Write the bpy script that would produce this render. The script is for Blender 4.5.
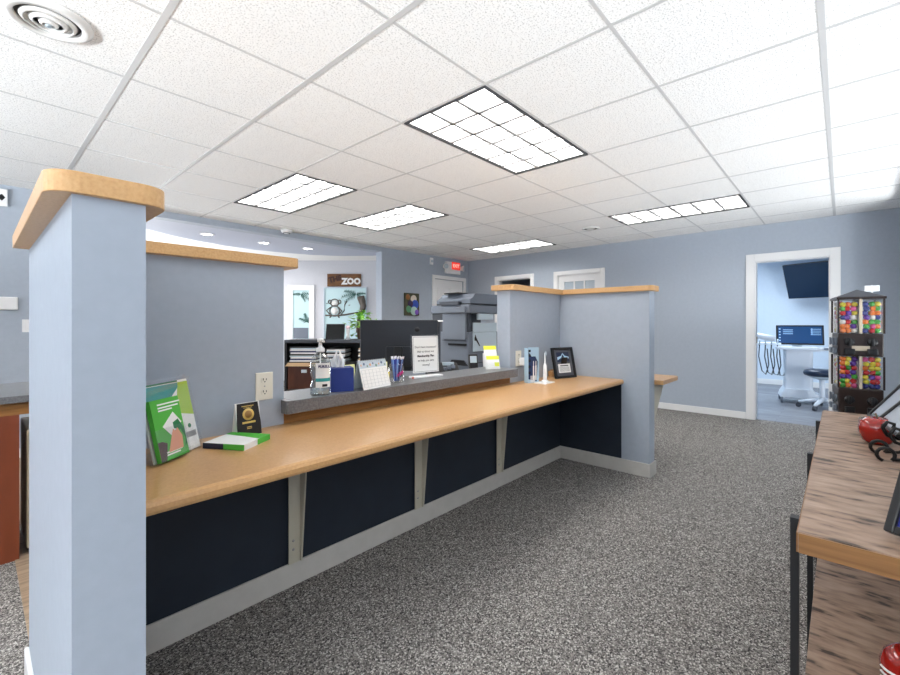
import bpy, bmesh, math, random
from mathutils import Vector, Matrix
R = math.radians
random.seed(7)
scene = bpy.context.scene
for o in list(bpy.data.objects): bpy.data.objects.remove(o)

# ------------------------------------------------------------------ camera
YAW = 42.2
cam_d = bpy.data.cameras.new('camera'); cam = bpy.data.objects.new('camera', cam_d)
scene.collection.objects.link(cam); scene.camera = cam
cam.location = (0, 0, 1.2); cam.rotation_euler = (R(90), 0, R(YAW - 90))
cam_d.sensor_width = 36; cam_d.lens = 432 / 900 * 36
cam_d.shift_y = (323 - 337.5) / 900
cam_d.clip_start = 0.02
# ------------------------------------------------------------------ world, exposure, area lights
w = bpy.data.worlds.new('world'); scene.world = w; w.use_nodes = True
w.node_tree.nodes['Background'].inputs[0].default_value = (0.75, 0.85, 1, 1)
w.node_tree.nodes['Background'].inputs[1].default_value = 0.6
scene.view_settings.view_transform = 'Standard'; scene.view_settings.look = 'None'
scene.view_settings.gamma = 1; scene.view_settings.use_curve_mapping = False
scene.view_settings.exposure = 0.0
EMIT = 14.0
YR_ = -0.46
def area(name, loc, rot, sx, sy, power, col=(1, 1, 1)):
    d = bpy.data.lights.new(name, 'AREA'); d.shape = 'RECTANGLE'; d.size = sx; d.size_y = sy
    d.energy = power; d.color = col
    o = bpy.data.objects.new(name, d); scene.collection.objects.link(o)
    o.location = loc; o.rotation_euler = rot
    return o
# uplights added outside the added windows, to brighten the ceiling
area('added_uplight', (-4.7, 1.2, .50), (R(90 + 25), 0, R(-90)), 5.4, .75, 1700, (0.92, 0.97, 1))
area('added_uplight', (-1.2, -4.2, .50), (R(90 + 25), 0, 0), 3.6, .75, 380, (0.96, 0.99, 1))
area('added_uplight', (3.9, -2.2, .45), (R(90 + 22), 0, 0), 5.6, .75, 215, (0.93, 0.97, 1))
area('zoo_added_fill', (2.7, 7.6, 2.40), (0, 0, 0), 2.2, 1.4, 60, (1, 0.98, 0.95))  # added fill for the play room, besides its can lights
area('zoo_added_uplight', (1.5, 9.6, .62), (R(90 + 20), 0, R(184)), 1.7, .8, 140, (0.92, 0.96, 1))  # low uplight added to brighten the soffit and the far ceiling corner
area('operatory_lamp', (8.4, 1.2, 2.38), (0, 0, 0), 1.8, 1.2, 78, (0.80, 0.91, 1))

# ------------------------------------------------------------------ materials
MATS = {}
def mat(name, col, rough=0.6, metal=0.0, emit=None, emit_s=1.0, spec=0.4, coat=0.0):
    m = bpy.data.materials.new(name); m.use_nodes = True
    b = m.node_tree.nodes['Principled BSDF']
    b.inputs['Base Color'].default_value = (*col, 1); b.inputs['Roughness'].default_value = rough
    b.inputs['Metallic'].default_value = metal; b.inputs['Specular IOR Level'].default_value = spec
    b.inputs['Coat Weight'].default_value = coat
    if emit:
        b.inputs['Emission Color'].default_value = (*emit, 1); b.inputs['Emission Strength'].default_value = emit_s
    MATS[name] = m
    return m
def noisy(name, cols, scale, rough=0.6, stretch=(1, 1, 1), detail=3, bump=0.0, bscale=None, pos=None, spec=0.4, rot=0, dist=0.001):
    m = mat(name, cols[0], rough, spec=spec); nt = m.node_tree; N = nt.nodes; L = nt.links
    b = N['Principled BSDF']
    tc = N.new('ShaderNodeTexCoord'); mp = N.new('ShaderNodeMapping'); mp.inputs['Scale'].default_value = stretch
    mp.inputs['Rotation'].default_value = (0, 0, rot)
    L.new(tc.outputs['Object'], mp.inputs['Vector'])
    n = N.new('ShaderNodeTexNoise'); n.inputs['Scale'].default_value = scale; n.inputs['Detail'].default_value = detail
    L.new(mp.outputs[0], n.inputs['Vector'])
    r = N.new('ShaderNodeValToRGB'); L.new(n.outputs['Fac'], r.inputs[0])
    el = r.color_ramp.elements
    k = len(cols); pos = pos or [0.3 + 0.4 * i / (k - 1) for i in range(k)]
    while len(el) < k: el.new(0.5)
    for i in range(k):
        el[i].position = pos[i]; el[i].color = (*cols[i], 1)
    L.new(r.outputs[0], b.inputs['Base Color'])
    if bump:
        n2 = N.new('ShaderNodeTexNoise'); n2.inputs['Scale'].default_value = bscale or scale; n2.inputs['Detail'].default_value = 2
        L.new(mp.outputs[0], n2.inputs['Vector'])
        bp = N.new('ShaderNodeBump'); bp.inputs['Strength'].default_value = bump; bp.inputs['Distance'].default_value = dist
        L.new(n2.outputs['Fac'], bp.inputs['Height']); L.new(bp.outputs[0], b.inputs['Normal'])
    return m
def clear(name, tint=(1, 1, 1), gloss=0.12, rough=0.05):
    m = bpy.data.materials.new(name); m.use_nodes = True; nt = m.node_tree; N = nt.nodes
    N.remove(N['Principled BSDF'])
    t = N.new('ShaderNodeBsdfTransparent'); t.inputs[0].default_value = (*tint, 1)
    g = N.new('ShaderNodeBsdfGlossy'); g.inputs['Roughness'].default_value = rough
    lw = N.new('ShaderNodeLayerWeight'); lw.inputs[0].default_value = 0.35
    ma = N.new('ShaderNodeMath'); ma.operation = 'MULTIPLY_ADD'; ma.inputs[1].default_value = 0.3; ma.inputs[2].default_value = gloss * 0.4
    nt.links.new(lw.outputs['Facing'], ma.inputs[0])
    mx = N.new('ShaderNodeMixShader'); nt.links.new(ma.outputs[0], mx.inputs[0])
    nt.links.new(t.outputs[0], mx.inputs[1]); nt.links.new(g.outputs[0], mx.inputs[2])
    nt.links.new(mx.outputs[0], N['Material Output'].inputs[0])
    MATS[name] = m
    return m

def srgb(r, g, b):
    f = lambda c: (c / 255 / 12.92) if c / 255 <= 0.04045 else ((c / 255 + 0.055) / 1.055) ** 2.4
    return (f(r), f(g), f(b))
M_wall = noisy('blue_grey_paint', [srgb(167, 176, 188), srgb(171, 180, 192)], 30, 0.55, bump=0.05, bscale=160, spec=0.3)
M_lav = noisy('lavender_grey_paint', [srgb(186, 191, 206), srgb(190, 195, 210)], 30, 0.6, bump=0.05, bscale=160, spec=0.3)
M_zoow = noisy('pale_grey_paint', [srgb(205, 206, 212), srgb(209, 210, 216)], 30, 0.6, spec=0.3)
M_navy = noisy('navy_paint', [srgb(34, 41, 52), srgb(38, 46, 57)], 8, 0.5, spec=0.35)
M_opw = noisy('operatory_paint', [srgb(205, 218, 232), srgb(208, 221, 235)], 20, 0.5, spec=0.3)
M_white = mat('white_trim_paint', srgb(232, 232, 232), 0.4)
M_whitep = mat('white_plastic', srgb(238, 238, 238), 0.35)
M_cream = mat('cream_metal', srgb(196, 190, 172), 0.45)
M_base = noisy('vinyl_cove_base', [srgb(196, 192, 186), srgb(204, 200, 194)], 15, 0.45)
M_tile = noisy('acoustic_tile', [srgb(196, 196, 195), srgb(240, 240, 239), srgb(244, 244, 243)], 150, 0.9, detail=1, bump=0.15, bscale=150, pos=[0.34, 0.42, 0.7], spec=0.1)
M_tee = mat('ceiling_tee', srgb(198, 198, 198), 0.5)
M_gap = mat('painted_shadow_gap', srgb(70, 70, 72), 0.8)  # dark tone paints the shadow gap round each ceiling light
def speckle(name, cols, pos, scale, rough):
    m = mat(name, cols[0], rough, spec=0.05); nt = m.node_tree; N = nt.nodes; L = nt.links
    tc = N.new('ShaderNodeTexCoord'); v = N.new('ShaderNodeTexVoronoi'); v.inputs['Scale'].default_value = scale
    L.new(tc.outputs['Object'], v.inputs['Vector'])
    sp = N.new('ShaderNodeSeparateColor'); L.new(v.outputs['Color'], sp.inputs[0])
    r = N.new('ShaderNodeValToRGB'); r.color_ramp.interpolation = 'CONSTANT'; el = r.color_ramp.elements
    while len(el) < len(cols): el.new(0.5)
    for e, p, c in zip(el, pos, cols): e.position = p; e.color = (*c, 1)
    L.new(sp.outputs[0], r.inputs[0]); L.new(r.outputs[0], N['Principled BSDF'].inputs['Base Color'])
    bp = N.new('ShaderNodeBump'); bp.inputs['Strength'].default_value = 0.6; bp.inputs['Distance'].default_value = 0.003
    L.new(v.outputs['Distance'], bp.inputs['Height']); bp.invert = True; L.new(bp.outputs[0], N['Principled BSDF'].inputs['Normal'])
    return m
M_carpet = speckle('speckled_carpet', [srgb(62, 60, 60), srgb(98, 95, 93), srgb(126, 122, 119), srgb(150, 146, 142), srgb(196, 192, 187)], [0, .14, .38, .64, .86], 215, 0.95)
M_lam = noisy('tan_laminate', [srgb(194, 148, 98), srgb(200, 155, 104), srgb(206, 162, 112)], 120, 0.28, detail=5, stretch=(1, 1, 1), spec=0.5)
M_capw = noisy('maple_cap', [srgb(196, 150, 98), srgb(206, 162, 110), srgb(212, 170, 120)], 140, 0.35, detail=5)
M_panelw = noisy('amber_wood_panel', [srgb(140, 95, 48), srgb(166, 116, 62)], 25, 0.4, stretch=(0.3, 1, 4))
M_stone = noisy('dark_speckled_laminate', [srgb(92, 92, 94), srgb(108, 108, 110), srgb(122, 122, 124)], 120, 0.28, detail=4, spec=0.55)
M_table = noisy('weathered_plank_laminate', [srgb(62, 48, 40), srgb(126, 103, 87), srgb(148, 123, 105), srgb(168, 144, 125)], 17, 0.5, stretch=(2.6, 0.75, 1), detail=15, pos=[0.33, 0.40, 0.52, 0.72])
M_tedge = noisy('oak_edge_band', [srgb(116, 80, 46), srgb(142, 102, 62)], 14, 0.45, stretch=(1, 0.3, 8))
M_blk = mat('black_steel', srgb(26, 27, 29), 0.45)
M_blkp = mat('black_plastic', srgb(24, 24, 26), 0.35)
M_mon = mat('monitor_shell', srgb(36, 39, 45), 0.3)
M_grey = mat('grey_plastic', srgb(112, 120, 132), 0.45)
M_greyd = mat('dark_grey_plastic', srgb(66, 70, 78), 0.5)
M_greyl = mat('light_grey_plastic', srgb(190, 205, 215), 0.35)
M_paper = mat('white_paper', srgb(236, 236, 234), 0.7)
M_lou = mat('white_louver', srgb(226, 226, 224), 0.25)
M_blade = mat('louver_metal', srgb(150, 150, 150), 0.5)
M_tube = mat('lamp_diffuser', (0.9, 0.9, 0.9), 0.5, emit=(1, 0.985, 0.96), emit_s=EMIT)
M_can = mat('can_lamp', (0.9, 0.9, 0.9), 0.5, emit=(0.95, 0.98, 1), emit_s=14)
M_red = mat('red_ceramic', srgb(150, 30, 22), 0.12, coat=0.6)
M_iron = mat('black_iron', srgb(22, 20, 20), 0.4, metal=0.3)
M_brownm = mat('dark_brown_metal', srgb(44, 32, 28), 0.3)
M_clear = clear('clear_plastic', gloss=0.05)
M_clear2 = clear('clear_bottle', (0.93, 0.96, 0.97), 0.35, 0.08)
M_redw = noisy('cherry_laminate', [srgb(118, 58, 34), srgb(134, 68, 42)], 12, 0.4, stretch=(1, 1, 0.2))
M_beige = mat('beige_steel', srgb(222, 208, 176), 0.45)
def planks(name, cols, wdt, lng, rot=0):
    m = mat(name, cols[0], 0.4); nt = m.node_tree; N = nt.nodes; L = nt.links
    tc = N.new('ShaderNodeTexCoord'); mp = N.new('ShaderNodeMapping'); mp.inputs['Rotation'].default_value = (0, 0, rot)
    L.new(tc.outputs['Object'], mp.inputs[0])
    bt = N.new('ShaderNodeTexBrick'); bt.inputs['Scale'].default_value = 1
    bt.inputs['Brick Width'].default_value = lng; bt.inputs['Row Height'].default_value = wdt; bt.inputs['Mortar Size'].default_value = 0.002
    bt.inputs['Color1'].default_value = (*cols[0], 1); bt.inputs['Color2'].default_value = (*cols[1], 1)
    bt.inputs['Mortar'].default_value = (*[c * 0.4 for c in cols[0]], 1)
    L.new(mp.outputs[0], bt.inputs['Vector'])
    mp2 = N.new('ShaderNodeMapping'); mp2.inputs['Scale'].default_value = (1.5, 14, 1); L.new(mp.outputs[0], mp2.inputs[0])
    n = N.new('ShaderNodeTexNoise'); n.inputs['Scale'].default_value = 3; n.inputs['Detail'].default_value = 6; L.new(mp2.outputs[0], n.inputs['Vector'])
    mx = N.new('ShaderNodeMix'); mx.data_type = 'RGBA'; mx.blend_type = 'MULTIPLY'; mx.inputs[0].default_value = 0.8
    r = N.new('ShaderNodeValToRGB'); r.color_ramp.elements[0].position = 0.3; r.color_ramp.elements[0].color = (0.45, 0.45, 0.45, 1)
    r.color_ramp.elements[1].position = 0.6; L.new(n.outputs['Fac'], r.inputs[0])
    L.new(bt.outputs['Color'], mx.inputs[6]); L.new(r.outputs[0], mx.inputs[7]); L.new(mx.outputs[2], N['Principled BSDF'].inputs['Base Color'])
    return m
M_vinyl = planks('tan_vinyl_plank', [srgb(176, 152, 128), srgb(156, 132, 110)], 0.15, 1.2)
M_opfl = planks('grey_vinyl_plank', [srgb(150, 152, 158), srgb(128, 130, 138)], 0.15, 1.2, R(90))
C_ = {}
def col(name, r, g, b, rough=0.5, **k):
    if name not in C_: C_[name] = mat(name, srgb(r, g, b), rough, **k)
    return C_[name]

# ------------------------------------------------------------------ mesh helpers
class MB:
    def __init__(s): s.bm = bmesh.new()
    def box(s, x0, x1, y0, y1, z0, z1, bev=0.0, seg=2):
        t = bmesh.new(); bmesh.ops.create_cube(t, size=1)
        for v in t.verts: v.co = Vector(((x0 + x1) / 2 + v.co.x * (x1 - x0), (y0 + y1) / 2 + v.co.y * (y1 - y0), (z0 + z1) / 2 + v.co.z * (z1 - z0)))
        if bev: bmesh.ops.bevel(t, geom=list(t.edges), offset=bev, segments=seg, profile=0.5, affect='EDGES')
        return s._add(t)
    def prism(s, pts, h0, h1, axis='z', bev=0.0):
        """polygon pts extruded along an axis from h0 to h1"""
        t = bmesh.new()
        mk = {'z': lambda p, h: (p[0], p[1], h), 'y': lambda p, h: (p[0], h, p[1]), 'x': lambda p, h: (h, p[0], p[1])}[axis]
        a = [t.verts.new(mk(p, h0)) for p in pts]; b = [t.verts.new(mk(p, h1)) for p in pts]
        t.faces.new(a); t.faces.new(b[::-1]); n = len(pts)
        for i in range(n): t.faces.new((a[i], b[i], b[(i + 1) % n], a[(i + 1) % n]))
        bmesh.ops.recalc_face_normals(t, faces=t.faces)
        if bev: bmesh.ops.bevel(t, geom=list(t.edges), offset=bev, segments=2, profile=0.5, affect='EDGES')
        return s._add(t)
    def quad(s, a, b, c, d):
        vs = [s.bm.verts.new(p) for p in (a, b, c, d)]; s.bm.faces.new(vs); return s
    def lathe(s, prof, n=24, c=(0, 0, 0), axis='z'):
        t = bmesh.new(); rings = []
        for r, z in prof:
            if r < 1e-6: rings.append([t.verts.new((0, 0, z))])
            else: rings.append([t.verts.new((r * math.cos(2 * math.pi * i / n), r * math.sin(2 * math.pi * i / n), z)) for i in range(n)])
        for A, B in zip(rings, rings[1:]):
            for i in range(n):
                j = (i + 1) % n
                if len(A) == 1 and len(B) == 1: continue
                if len(A) == 1: t.faces.new((A[0], B[j], B[i]))
                elif len(B) == 1: t.faces.new((A[i], A[j], B[0]))
                else: t.faces.new((A[i], A[j], B[j], B[i]))
        if len(rings[0]) > 1: t.faces.new(rings[0][::-1])
        if len(rings[-1]) > 1: t.faces.new(rings[-1])
        for f in t.faces: f.smooth = True
        rot = {'z': Matrix(), 'y': Matrix.Rotation(R(90), 4, 'X'), 'x': Matrix.Rotation(R(90), 4, 'Y')}[axis]
        t.transform(Matrix.Translation(c) @ rot)
        return s._add(t)
    def cyl(s, p, q, r, r2=None, n=14):
        p = Vector(p); q = Vector(q); d = q - p; r2 = r if r2 is None else r2
        t = bmesh.new(); bmesh.ops.create_cone(t, cap_ends=True, segments=n, radius1=r, radius2=r2, depth=d.length)
        for f in t.faces: f.smooth = len(f.verts) == 4
        t.transform(Matrix.Translation((p + q) / 2) @ d.to_track_quat('Z', 'Y').to_matrix().to_4x4())
        return s._add(t)
    def tube(s, pts, r, n=8, rs=None):
        pts = [Vector(p) for p in pts]; t = bmesh.new(); rings = []
        for i, p in enumerate(pts):
            d = (pts[min(i + 1, len(pts) - 1)] - pts[max(i - 1, 0)]).normalized()
            q = d.to_track_quat('Z', 'Y'); rr = rs[i] if rs else r
            rings.append([t.verts.new(p + q @ Vector((rr * math.cos(2 * math.pi * k / n), rr * math.sin(2 * math.pi * k / n), 0))) for k in range(n)])
        for A, B in zip(rings, rings[1:]):
            best = min(range(n), key=lambda o: (A[0].co - B[o].co).length)
            B[:] = B[best:] + B[:best]
            for k in range(n): t.faces.new((A[k], A[(k + 1) % n], B[(k + 1) % n], B[k]))
        t.faces.new(rings[0][::-1]); t.faces.new(rings[-1])
        for f in t.faces: f.smooth = True
        return s._add(t)
    def ball(s, c, r, sc=(1, 1, 1), u=16, v=10):
        t = bmesh.new(); bmesh.ops.create_uvsphere(t, u_segments=u, v_segments=v, radius=r)
        for f in t.faces: f.smooth = True
        t.transform(Matrix.Translation(c) @ Matrix.Diagonal((*sc, 1)))
        return s._add(t)
    def _add(s, t):
        me = bpy.data.meshes.new('tmp'); t.to_mesh(me); t.free(); s.bm.from_mesh(me); bpy.data.meshes.remove(me); return s
    def xf(s, m): s.bm.transform(m); return s
    def build(s, name, material, parent=None, recalc=True):
        if recalc: bmesh.ops.recalc_face_normals(s.bm, faces=s.bm.faces)
        me = bpy.data.meshes.new(name); s.bm.to_mesh(me); s.bm.free()
        me.materials.append(material)
        o = bpy.data.objects.new(name, me); scene.collection.objects.link(o)
        if parent is not None: o.parent = parent
        return o
def struct(o): o['kind'] = 'structure'; return o
def S(name, mb, m, parent=None): return struct(mb.build(name, m, parent)) if parent is None else mb.build(name, m, parent)
def tag(o, label, cat, group=None):
    o['label'] = label; o['category'] = cat
    if group: o['group'] = group
    return o
def thing(name, label, cat, loc=(0, 0, 0), rz=0, group=None):
    o = bpy.data.objects.new(name, None); scene.collection.objects.link(o)
    o.empty_display_size = 0.05; o.location = loc; o.rotation_euler = (0, 0, R(rz))
    return tag(o, label, cat, group)
def box(name, m, parent, *a, **k): return MB().box(*a, **k).build(name, m, parent)
def text(name, s, size, m, parent, loc, rot=(90, 0, 0), align='CENTER', ext=0.0004, sx=1.0, bold=0.0):
    cu = bpy.data.curves.new('lettering', 'FONT'); cu.body = s; cu.size = size; cu.align_x = align; cu.align_y = 'CENTER'
    cu.extrude = ext; cu.resolution_u = 2; cu.offset = bold
    t = bpy.data.objects.new('lettering', cu); scene.collection.objects.link(t)
    bpy.context.view_layer.update()
    me = bpy.data.meshes.new_from_object(t.evaluated_get(bpy.context.evaluated_depsgraph_get()))
    bpy.data.objects.remove(t); bpy.data.curves.remove(cu)
    me.materials.clear(); me.materials.append(m)
    o = bpy.data.objects.new(name, me); scene.collection.objects.link(o); o.parent = parent
    o.location = loc; o.rotation_euler = tuple(R(a) for a in rot); o.scale = (sx, 1, 1)
    return o
def copy_tree(o, parent=None):
    c = o.copy(); scene.collection.objects.link(c)
    if parent is not None: c.parent = parent
    for ch in list(o.children): copy_tree(ch, c)
    return c
def rrect(x0, x1, y0, y1, rads, n=6):
    """rounded rectangle, rads = radius at (x0y0, x1y0, x1y1, x0y1)"""
    out = []
    for (cx, cy, a0), r, (sx, sy) in zip([(x0, y0, 180), (x1, y0, 270), (x1, y1, 0), (x0, y1, 90)], rads, [(1, 1), (-1, 1), (-1, -1), (1, -1)]):
        if r <= 0: out.append((cx, cy)); continue
        for k in range(n + 1):
            a = R(a0 + 90 * k / n); out.append((cx + sx * r + r * math.cos(a), cy + sy * r + r * math.sin(a)))
    return out

# ------------------------------------------------------------------ setting
CH = 2.4; YL = 5.42; XB = 6.5; YR = -0.46
gx = lambda i: 0.505 + 0.613 * i
gy = lambda j: 0.06 + 0.635 * j
FIX = [(2, 4, 2, 3), (2, 3, 5, 7), (4, 5, 5, 7), (8, 9, 5, 7), (7, 8, 1, 3)]           # seen troffers (grid cells)
FIXO = [(-6, -4, 2, 3), (-2, 0, -3, -2), (-5, -4, -2, 0), (-4, -2, 6, 7)]                # the same row behind the camera
holes = set()
for a, b, c, d in FIX + FIXO:
    for i in range(a, b):
        for j in range(c, d): holes.add((i, j))
mb = MB(); tees = MB(); tees2 = MB()
for i in range(-7, 10):
    for j in range(-5, 9):
        if (i, j) in holes: continue
        x0, x1, y0, y1 = max(gx(i), -3.5), min(gx(i + 1), XB), max(gy(j), -3.0), min(gy(j + 1), YL)
        if x1 <= x0 or y1 <= y0: continue
        mb.box(x0 + .002, x1 - .002, y0 + .002, y1 - .002, CH + 0.006, CH + 0.03)
S('ceiling', mb, M_tile)
for i in range(-6, 10):
    x = gx(i); wd = 0.013 if i in (0, 1) else 0.008
    tees.box(x - wd, x + wd, -3, YL, CH + 0.0035, CH + 0.0095)
for j in range(-4, 9):
    y = gy(j); wd = 0.012 if j == 0 else 0.0075
    tees2.box(-3.5, XB, y - wd, y + wd, CH + 0.004, CH + 0.0098)
def cut_holes(mbx):
    return mbx
S('trim_1', tees, M_tee); S('trim_2', tees2, M_tee)
# floors
S('floor', MB().box(-3.6, XB + .06, -3.1, YL + .1, -0.05, 0), M_carpet)
S('floor_reception', MB().box(0.14, 6.0, 2.0, YL + 0.14, 0, 0.004), M_vinyl)
# left wall with the wide opening into the play room
OX0, OX1 = 0.95, 4.36
mb = MB(); mb.box(-3.6, OX0, YL, YL + .14, 0, CH + .04); mb.box(OX1, 5.56, YL, YL + .14, 0, CH + .04)
mb.box(6.36, XB + .12, YL, YL + .14, 0, CH + .04); mb.box(5.56, 6.36, YL, YL + .14, 2.0, CH + .04)
S('wall_left', mb, M_wall)
S('trim_3', MB().box(OX0, OX1, YL, YL + .14, 2.335, CH + .04), M_wall)
# back wall with doorways
DO = [(0.098, 0.797, 1.96), (2.75, 3.49, 1.985), (4.0, 4.70, 1.99)]
mb = MB(); ys = [-3.1 if False else YR - .12] + [v for d in DO for v in d[:2]] + [YL + .14]
for k in range(0, len(ys), 2): mb.box(XB, XB + .12, ys[k], ys[k + 1], 0, CH + .04)
for y0, y1, h in DO: mb.box(XB, XB + .12, y0, y1, h, CH + .04)
S('wall_back', mb, M_wall)
def casing(name, y0, y1, h, wd=0.065):
    mb = MB(); x = XB - .018
    mb.box(x, XB, y0 - wd, y0, 0, h + wd, bev=.003); mb.box(x, XB, y1, y1 + wd, 0, h + wd, bev=.003); mb.box(x, XB, y0, y1, h, h + wd, bev=.003)
    mb.box(XB, XB + .12, y0, y0 + .012, 0, h); mb.box(XB, XB + .12, y1 - .012, y1, 0, h); mb.box(XB, XB + .12, y0 + .012, y1 - .012, h - .012, h)
    return S(name, mb, M_white)
d1 = casing('door_1', *DO[0], wd=0.09)
MB().box(XB + .03, XB + .09, DO[0][1] - .016, DO[0][1] - .011, 0.95, 1.03).build('strike_plate', col('brass', 150, 120, 60, 0.3, metal=0.8), d1)
d2 = casing('door_2', *DO[1])
mb = MB(); y0, y1, h = DO[1]; y0 += .012; y1 -= .012; h -= .012
mb.box(XB + .02, XB + .06, y0, y0 + .1, 0.005, h); mb.box(XB + .02, XB + .06, y1 - .1, y1, 0.005, h)
mb.box(XB + .02, XB + .06, y0 + .1, y1 - .1, h - .1, h); mb.box(XB + .02, XB + .06, y0 + .1, y1 - .1, .005, .25)
gw = (y1 - y0 - .2)
for k in (1, 2): mb.box(XB + .025, XB + .055, y0 + .1 + gw * k / 3 - .012, y0 + .1 + gw * k / 3 + .012, .25, h - .1)
for k in range(1, 5): mb.box(XB + .025, XB + .055, y0 + .1, y1 - .1, .25 + (h - .35) * k / 5 - .012, .25 + (h - .35) * k / 5 + .012)
dl = mb.build('door_leaf', M_white, d2)
MB().box(XB + .036, XB + .042, y0 + .1, y1 - .1, .25, h - .1).build('door_glass', col('pale_glass', 178, 190, 200, 0.15), dl)
MB().lathe([(0, 0), (.012, 0), (.012, .03), (.027, .04), (.027, .06), (0, .066)], 16, (XB + .02, y0 + .05, .98)).xf(Matrix()).build('door_knob', col('steel', 170, 170, 170, .3, metal=1), dl)
d3 = casing('door_3', *DO[2])
# dim hallway beyond the third doorway
mb = MB(); mb.box(XB + .12, 8.4, 3.8, 3.9, 0, 2.4); mb.box(XB + .12, 8.4, 4.85, 4.95, 0, 2.4); mb.box(8.3, 8.4, 3.9, 4.85, 0, 2.4)
S('wall_hallway', mb, M_wall)
S('ceiling_hallway', MB().box(XB + .12, 8.4, 3.8, 4.95, 2.4, 2.44), M_tee)
S('floor_hallway', MB().box(XB + .06, 8.4, 3.8, 4.95, -.05, 0), M_carpet)
hs = thing('wall_sign', 'small white sign in the dark doorway beside the copier', 'sign', (8.295, 4.66, 1.99))
MB().box(-.012, 0, -.09, .09, -.04, .04, bev=.002).build('plate', M_whitep, hs); MB().box(-.014, -.012, -.06, .06, -.02, .02).build('letter_block', M_greyd, hs)
# left wall white door by the copier
mb = MB(); a, b, h = 5.56, 6.36, 2.0; yy = YL - .018; wd = .065
mb.box(a - wd, a, yy, YL, 0, h + wd, bev=.003); mb.box(b, b + wd, yy, YL, 0, h + wd, bev=.003); mb.box(a, b, yy, YL, h, h + wd, bev=.003)
d4 = S('door_4', mb, M_white)
mb = MB(); mb.box(a + .004, b - .004, YL + .02, YL + .06, .008, h - .004)
for (xa, xb) in ((a + .1, a + .37), (b - .37, b - .1)):
    for (za, zb) in ((.25, .85), (1.0, 1.85)): mb.box(xa, xb, YL + .012, YL + .02, za, zb, bev=.006)
dl4 = mb.build('door_leaf', M_white, d4)
MB().lathe([(0, 0), (.012, 0), (.012, .03), (.027, .04), (.027, .06), (0, .066)], 16, (a + .06, YL + .02, .98), 'y').build('door_knob', C_['steel'], dl4)
# right wall behind the display table, and the outer shell behind the camera
mb = MB(); mb.box(0.95, 1.3, YR - .12, YR, 0, CH + .04); mb.box(5.9, XB, YR - .12, YR, 0, CH + .04); mb.box(1.3, 5.9, YR - .12, YR, 0, .9); mb.box(1.3, 5.9, YR - .12, YR, 2.29, CH + .04); mb.box(0.95, 1.07, -3.1, YR - .12, 0, CH + .04)
S('wall_right', mb, M_wall)
def pane_wall(name, horiz, a0, a1, p0, p1, wins, z0, z1):
    """wall slab with window openings; horiz: runs along x"""
    mb = MB(); cuts = [a0] + [v for wv in wins for v in wv] + [a1]
    f = (lambda u0, u1, zz0, zz1: mb.box(u0, u1, p0, p1, zz0, zz1)) if horiz else (lambda u0, u1, zz0, zz1: mb.box(p0, p1, u0, u1, zz0, zz1))
    for k in range(0, len(cuts), 2): f(cuts[k], cuts[k + 1], 0, CH + .04)
    for u0, u1 in wins: f(u0, u1, 0, z0); f(u0, u1, z1, CH + .04)
    return S(name, mb, M_lav)
pane_wall('wall_street', False, -3.1, YL, -3.6, -3.5, [(-1.3, 3.9)], .92, 2.15)
pane_wall('wall_entry', True, -3.5, .95, -3.1, -3.0, [(-2.9, .6)], .92, 2.15)
def win(name, horiz, u0, u1, p, z0, z1):
    mb = MB(); n = 4
    f = (lambda a_, b_, c_, d_: mb.box(a_, b_, p - .03, p + .03, c_, d_)) if horiz else (lambda a_, b_, c_, d_: mb.box(p - .03, p + .03, a_, b_, c_, d_))
    for k in range(n + 1):
        u = u0 + (u1 - u0) * k / n; f(max(u - .025, u0), min(u + .025, u1), z0, z1)
    f(u0, u1, z0, z0 + .04); f(u0, u1, z1 - .04, z1)
    return S(name, mb, M_white)
win('added_window_5', True, 1.3, 5.9, YR - .1, .9, 2.29); win('added_window_3', False, -1.3, 3.9, -3.55, .92, 2.15); win('added_window_4', True, -2.9, .6, -3.05, .92, 2.15)  # windows added so the uplights outside can reach the ceiling

# half walls of the reception counter
WF = 1.865; WK = 1.985; HT = 1.45
S('wall_counter_near', MB().box(.127, .247, 1.10, 2.05, 0, HT), M_wall)
mbn = MB(); mbn.box(.247, .94, WF, WK, .70, HT)
S('wall_counter_left', mbn, M_wall)
S('wall_counter_low', MB().box(.247, 3.52, WF, WK, 0, .70), M_navy)
S('trim_8', MB().box(.94, 2.735, WF, WK, .70, .80), M_panelw)
S('wall_counter_right', MB().box(2.735, 3.52, WF, WK, .70, HT), M_wall)
mb = MB(); mb.box(3.52, 3.64, 1.105, 1.32, 0, HT); mb.box(3.52, 3.64, 1.32, 1.985, .725, HT)
S('wall_counter_far', mb, M_wall)
mb = MB(); mb.box(3.525, 3.64, 1.32, 1.985, 0, .725)
mb.box(3.52, 3.525, 1.32, 1.865, 0, .725)
S('wall_counter_far_panel', mb, M_navy)
def cap(name, pts): return S(name, MB().prism(pts, HT, HT + .042, 'z', bev=.002), M_capw)
cap('trim_4', rrect(.087, .289, 1.085, 2.05, (.05, .05, 0, 0)))
cap('trim_5', rrect(.25, 1.0, WF - .045, WK + .04, (0, .035, .035, 0)))
pts = [(2.71, WK + .04), (2.71, WF - .03), (2.725, WF - .045), (3.485, WF - .045)] + [(3.485, 1.105), (3.492, 1.085), (3.515, 1.072), (3.645, 1.072), (3.668, 1.085), (3.675, 1.105), (3.675, WK + .04)]
cap('trim_6', pts)
mb = MB()
mb.box(.247, 3.52, WF - .012, WF, 0, .106, bev=.003); mb.box(3.508, 3.52, 1.105, WF - .012, 0, .106, bev=.003)
mb.box(3.508, 3.652, 1.093, 1.105, 0, .106, bev=.003); mb.box(3.64, 3.652, 1.105, 1.985, 0, .106, bev=.003)
S('baseboard_counter', mb, M_base)
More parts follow.
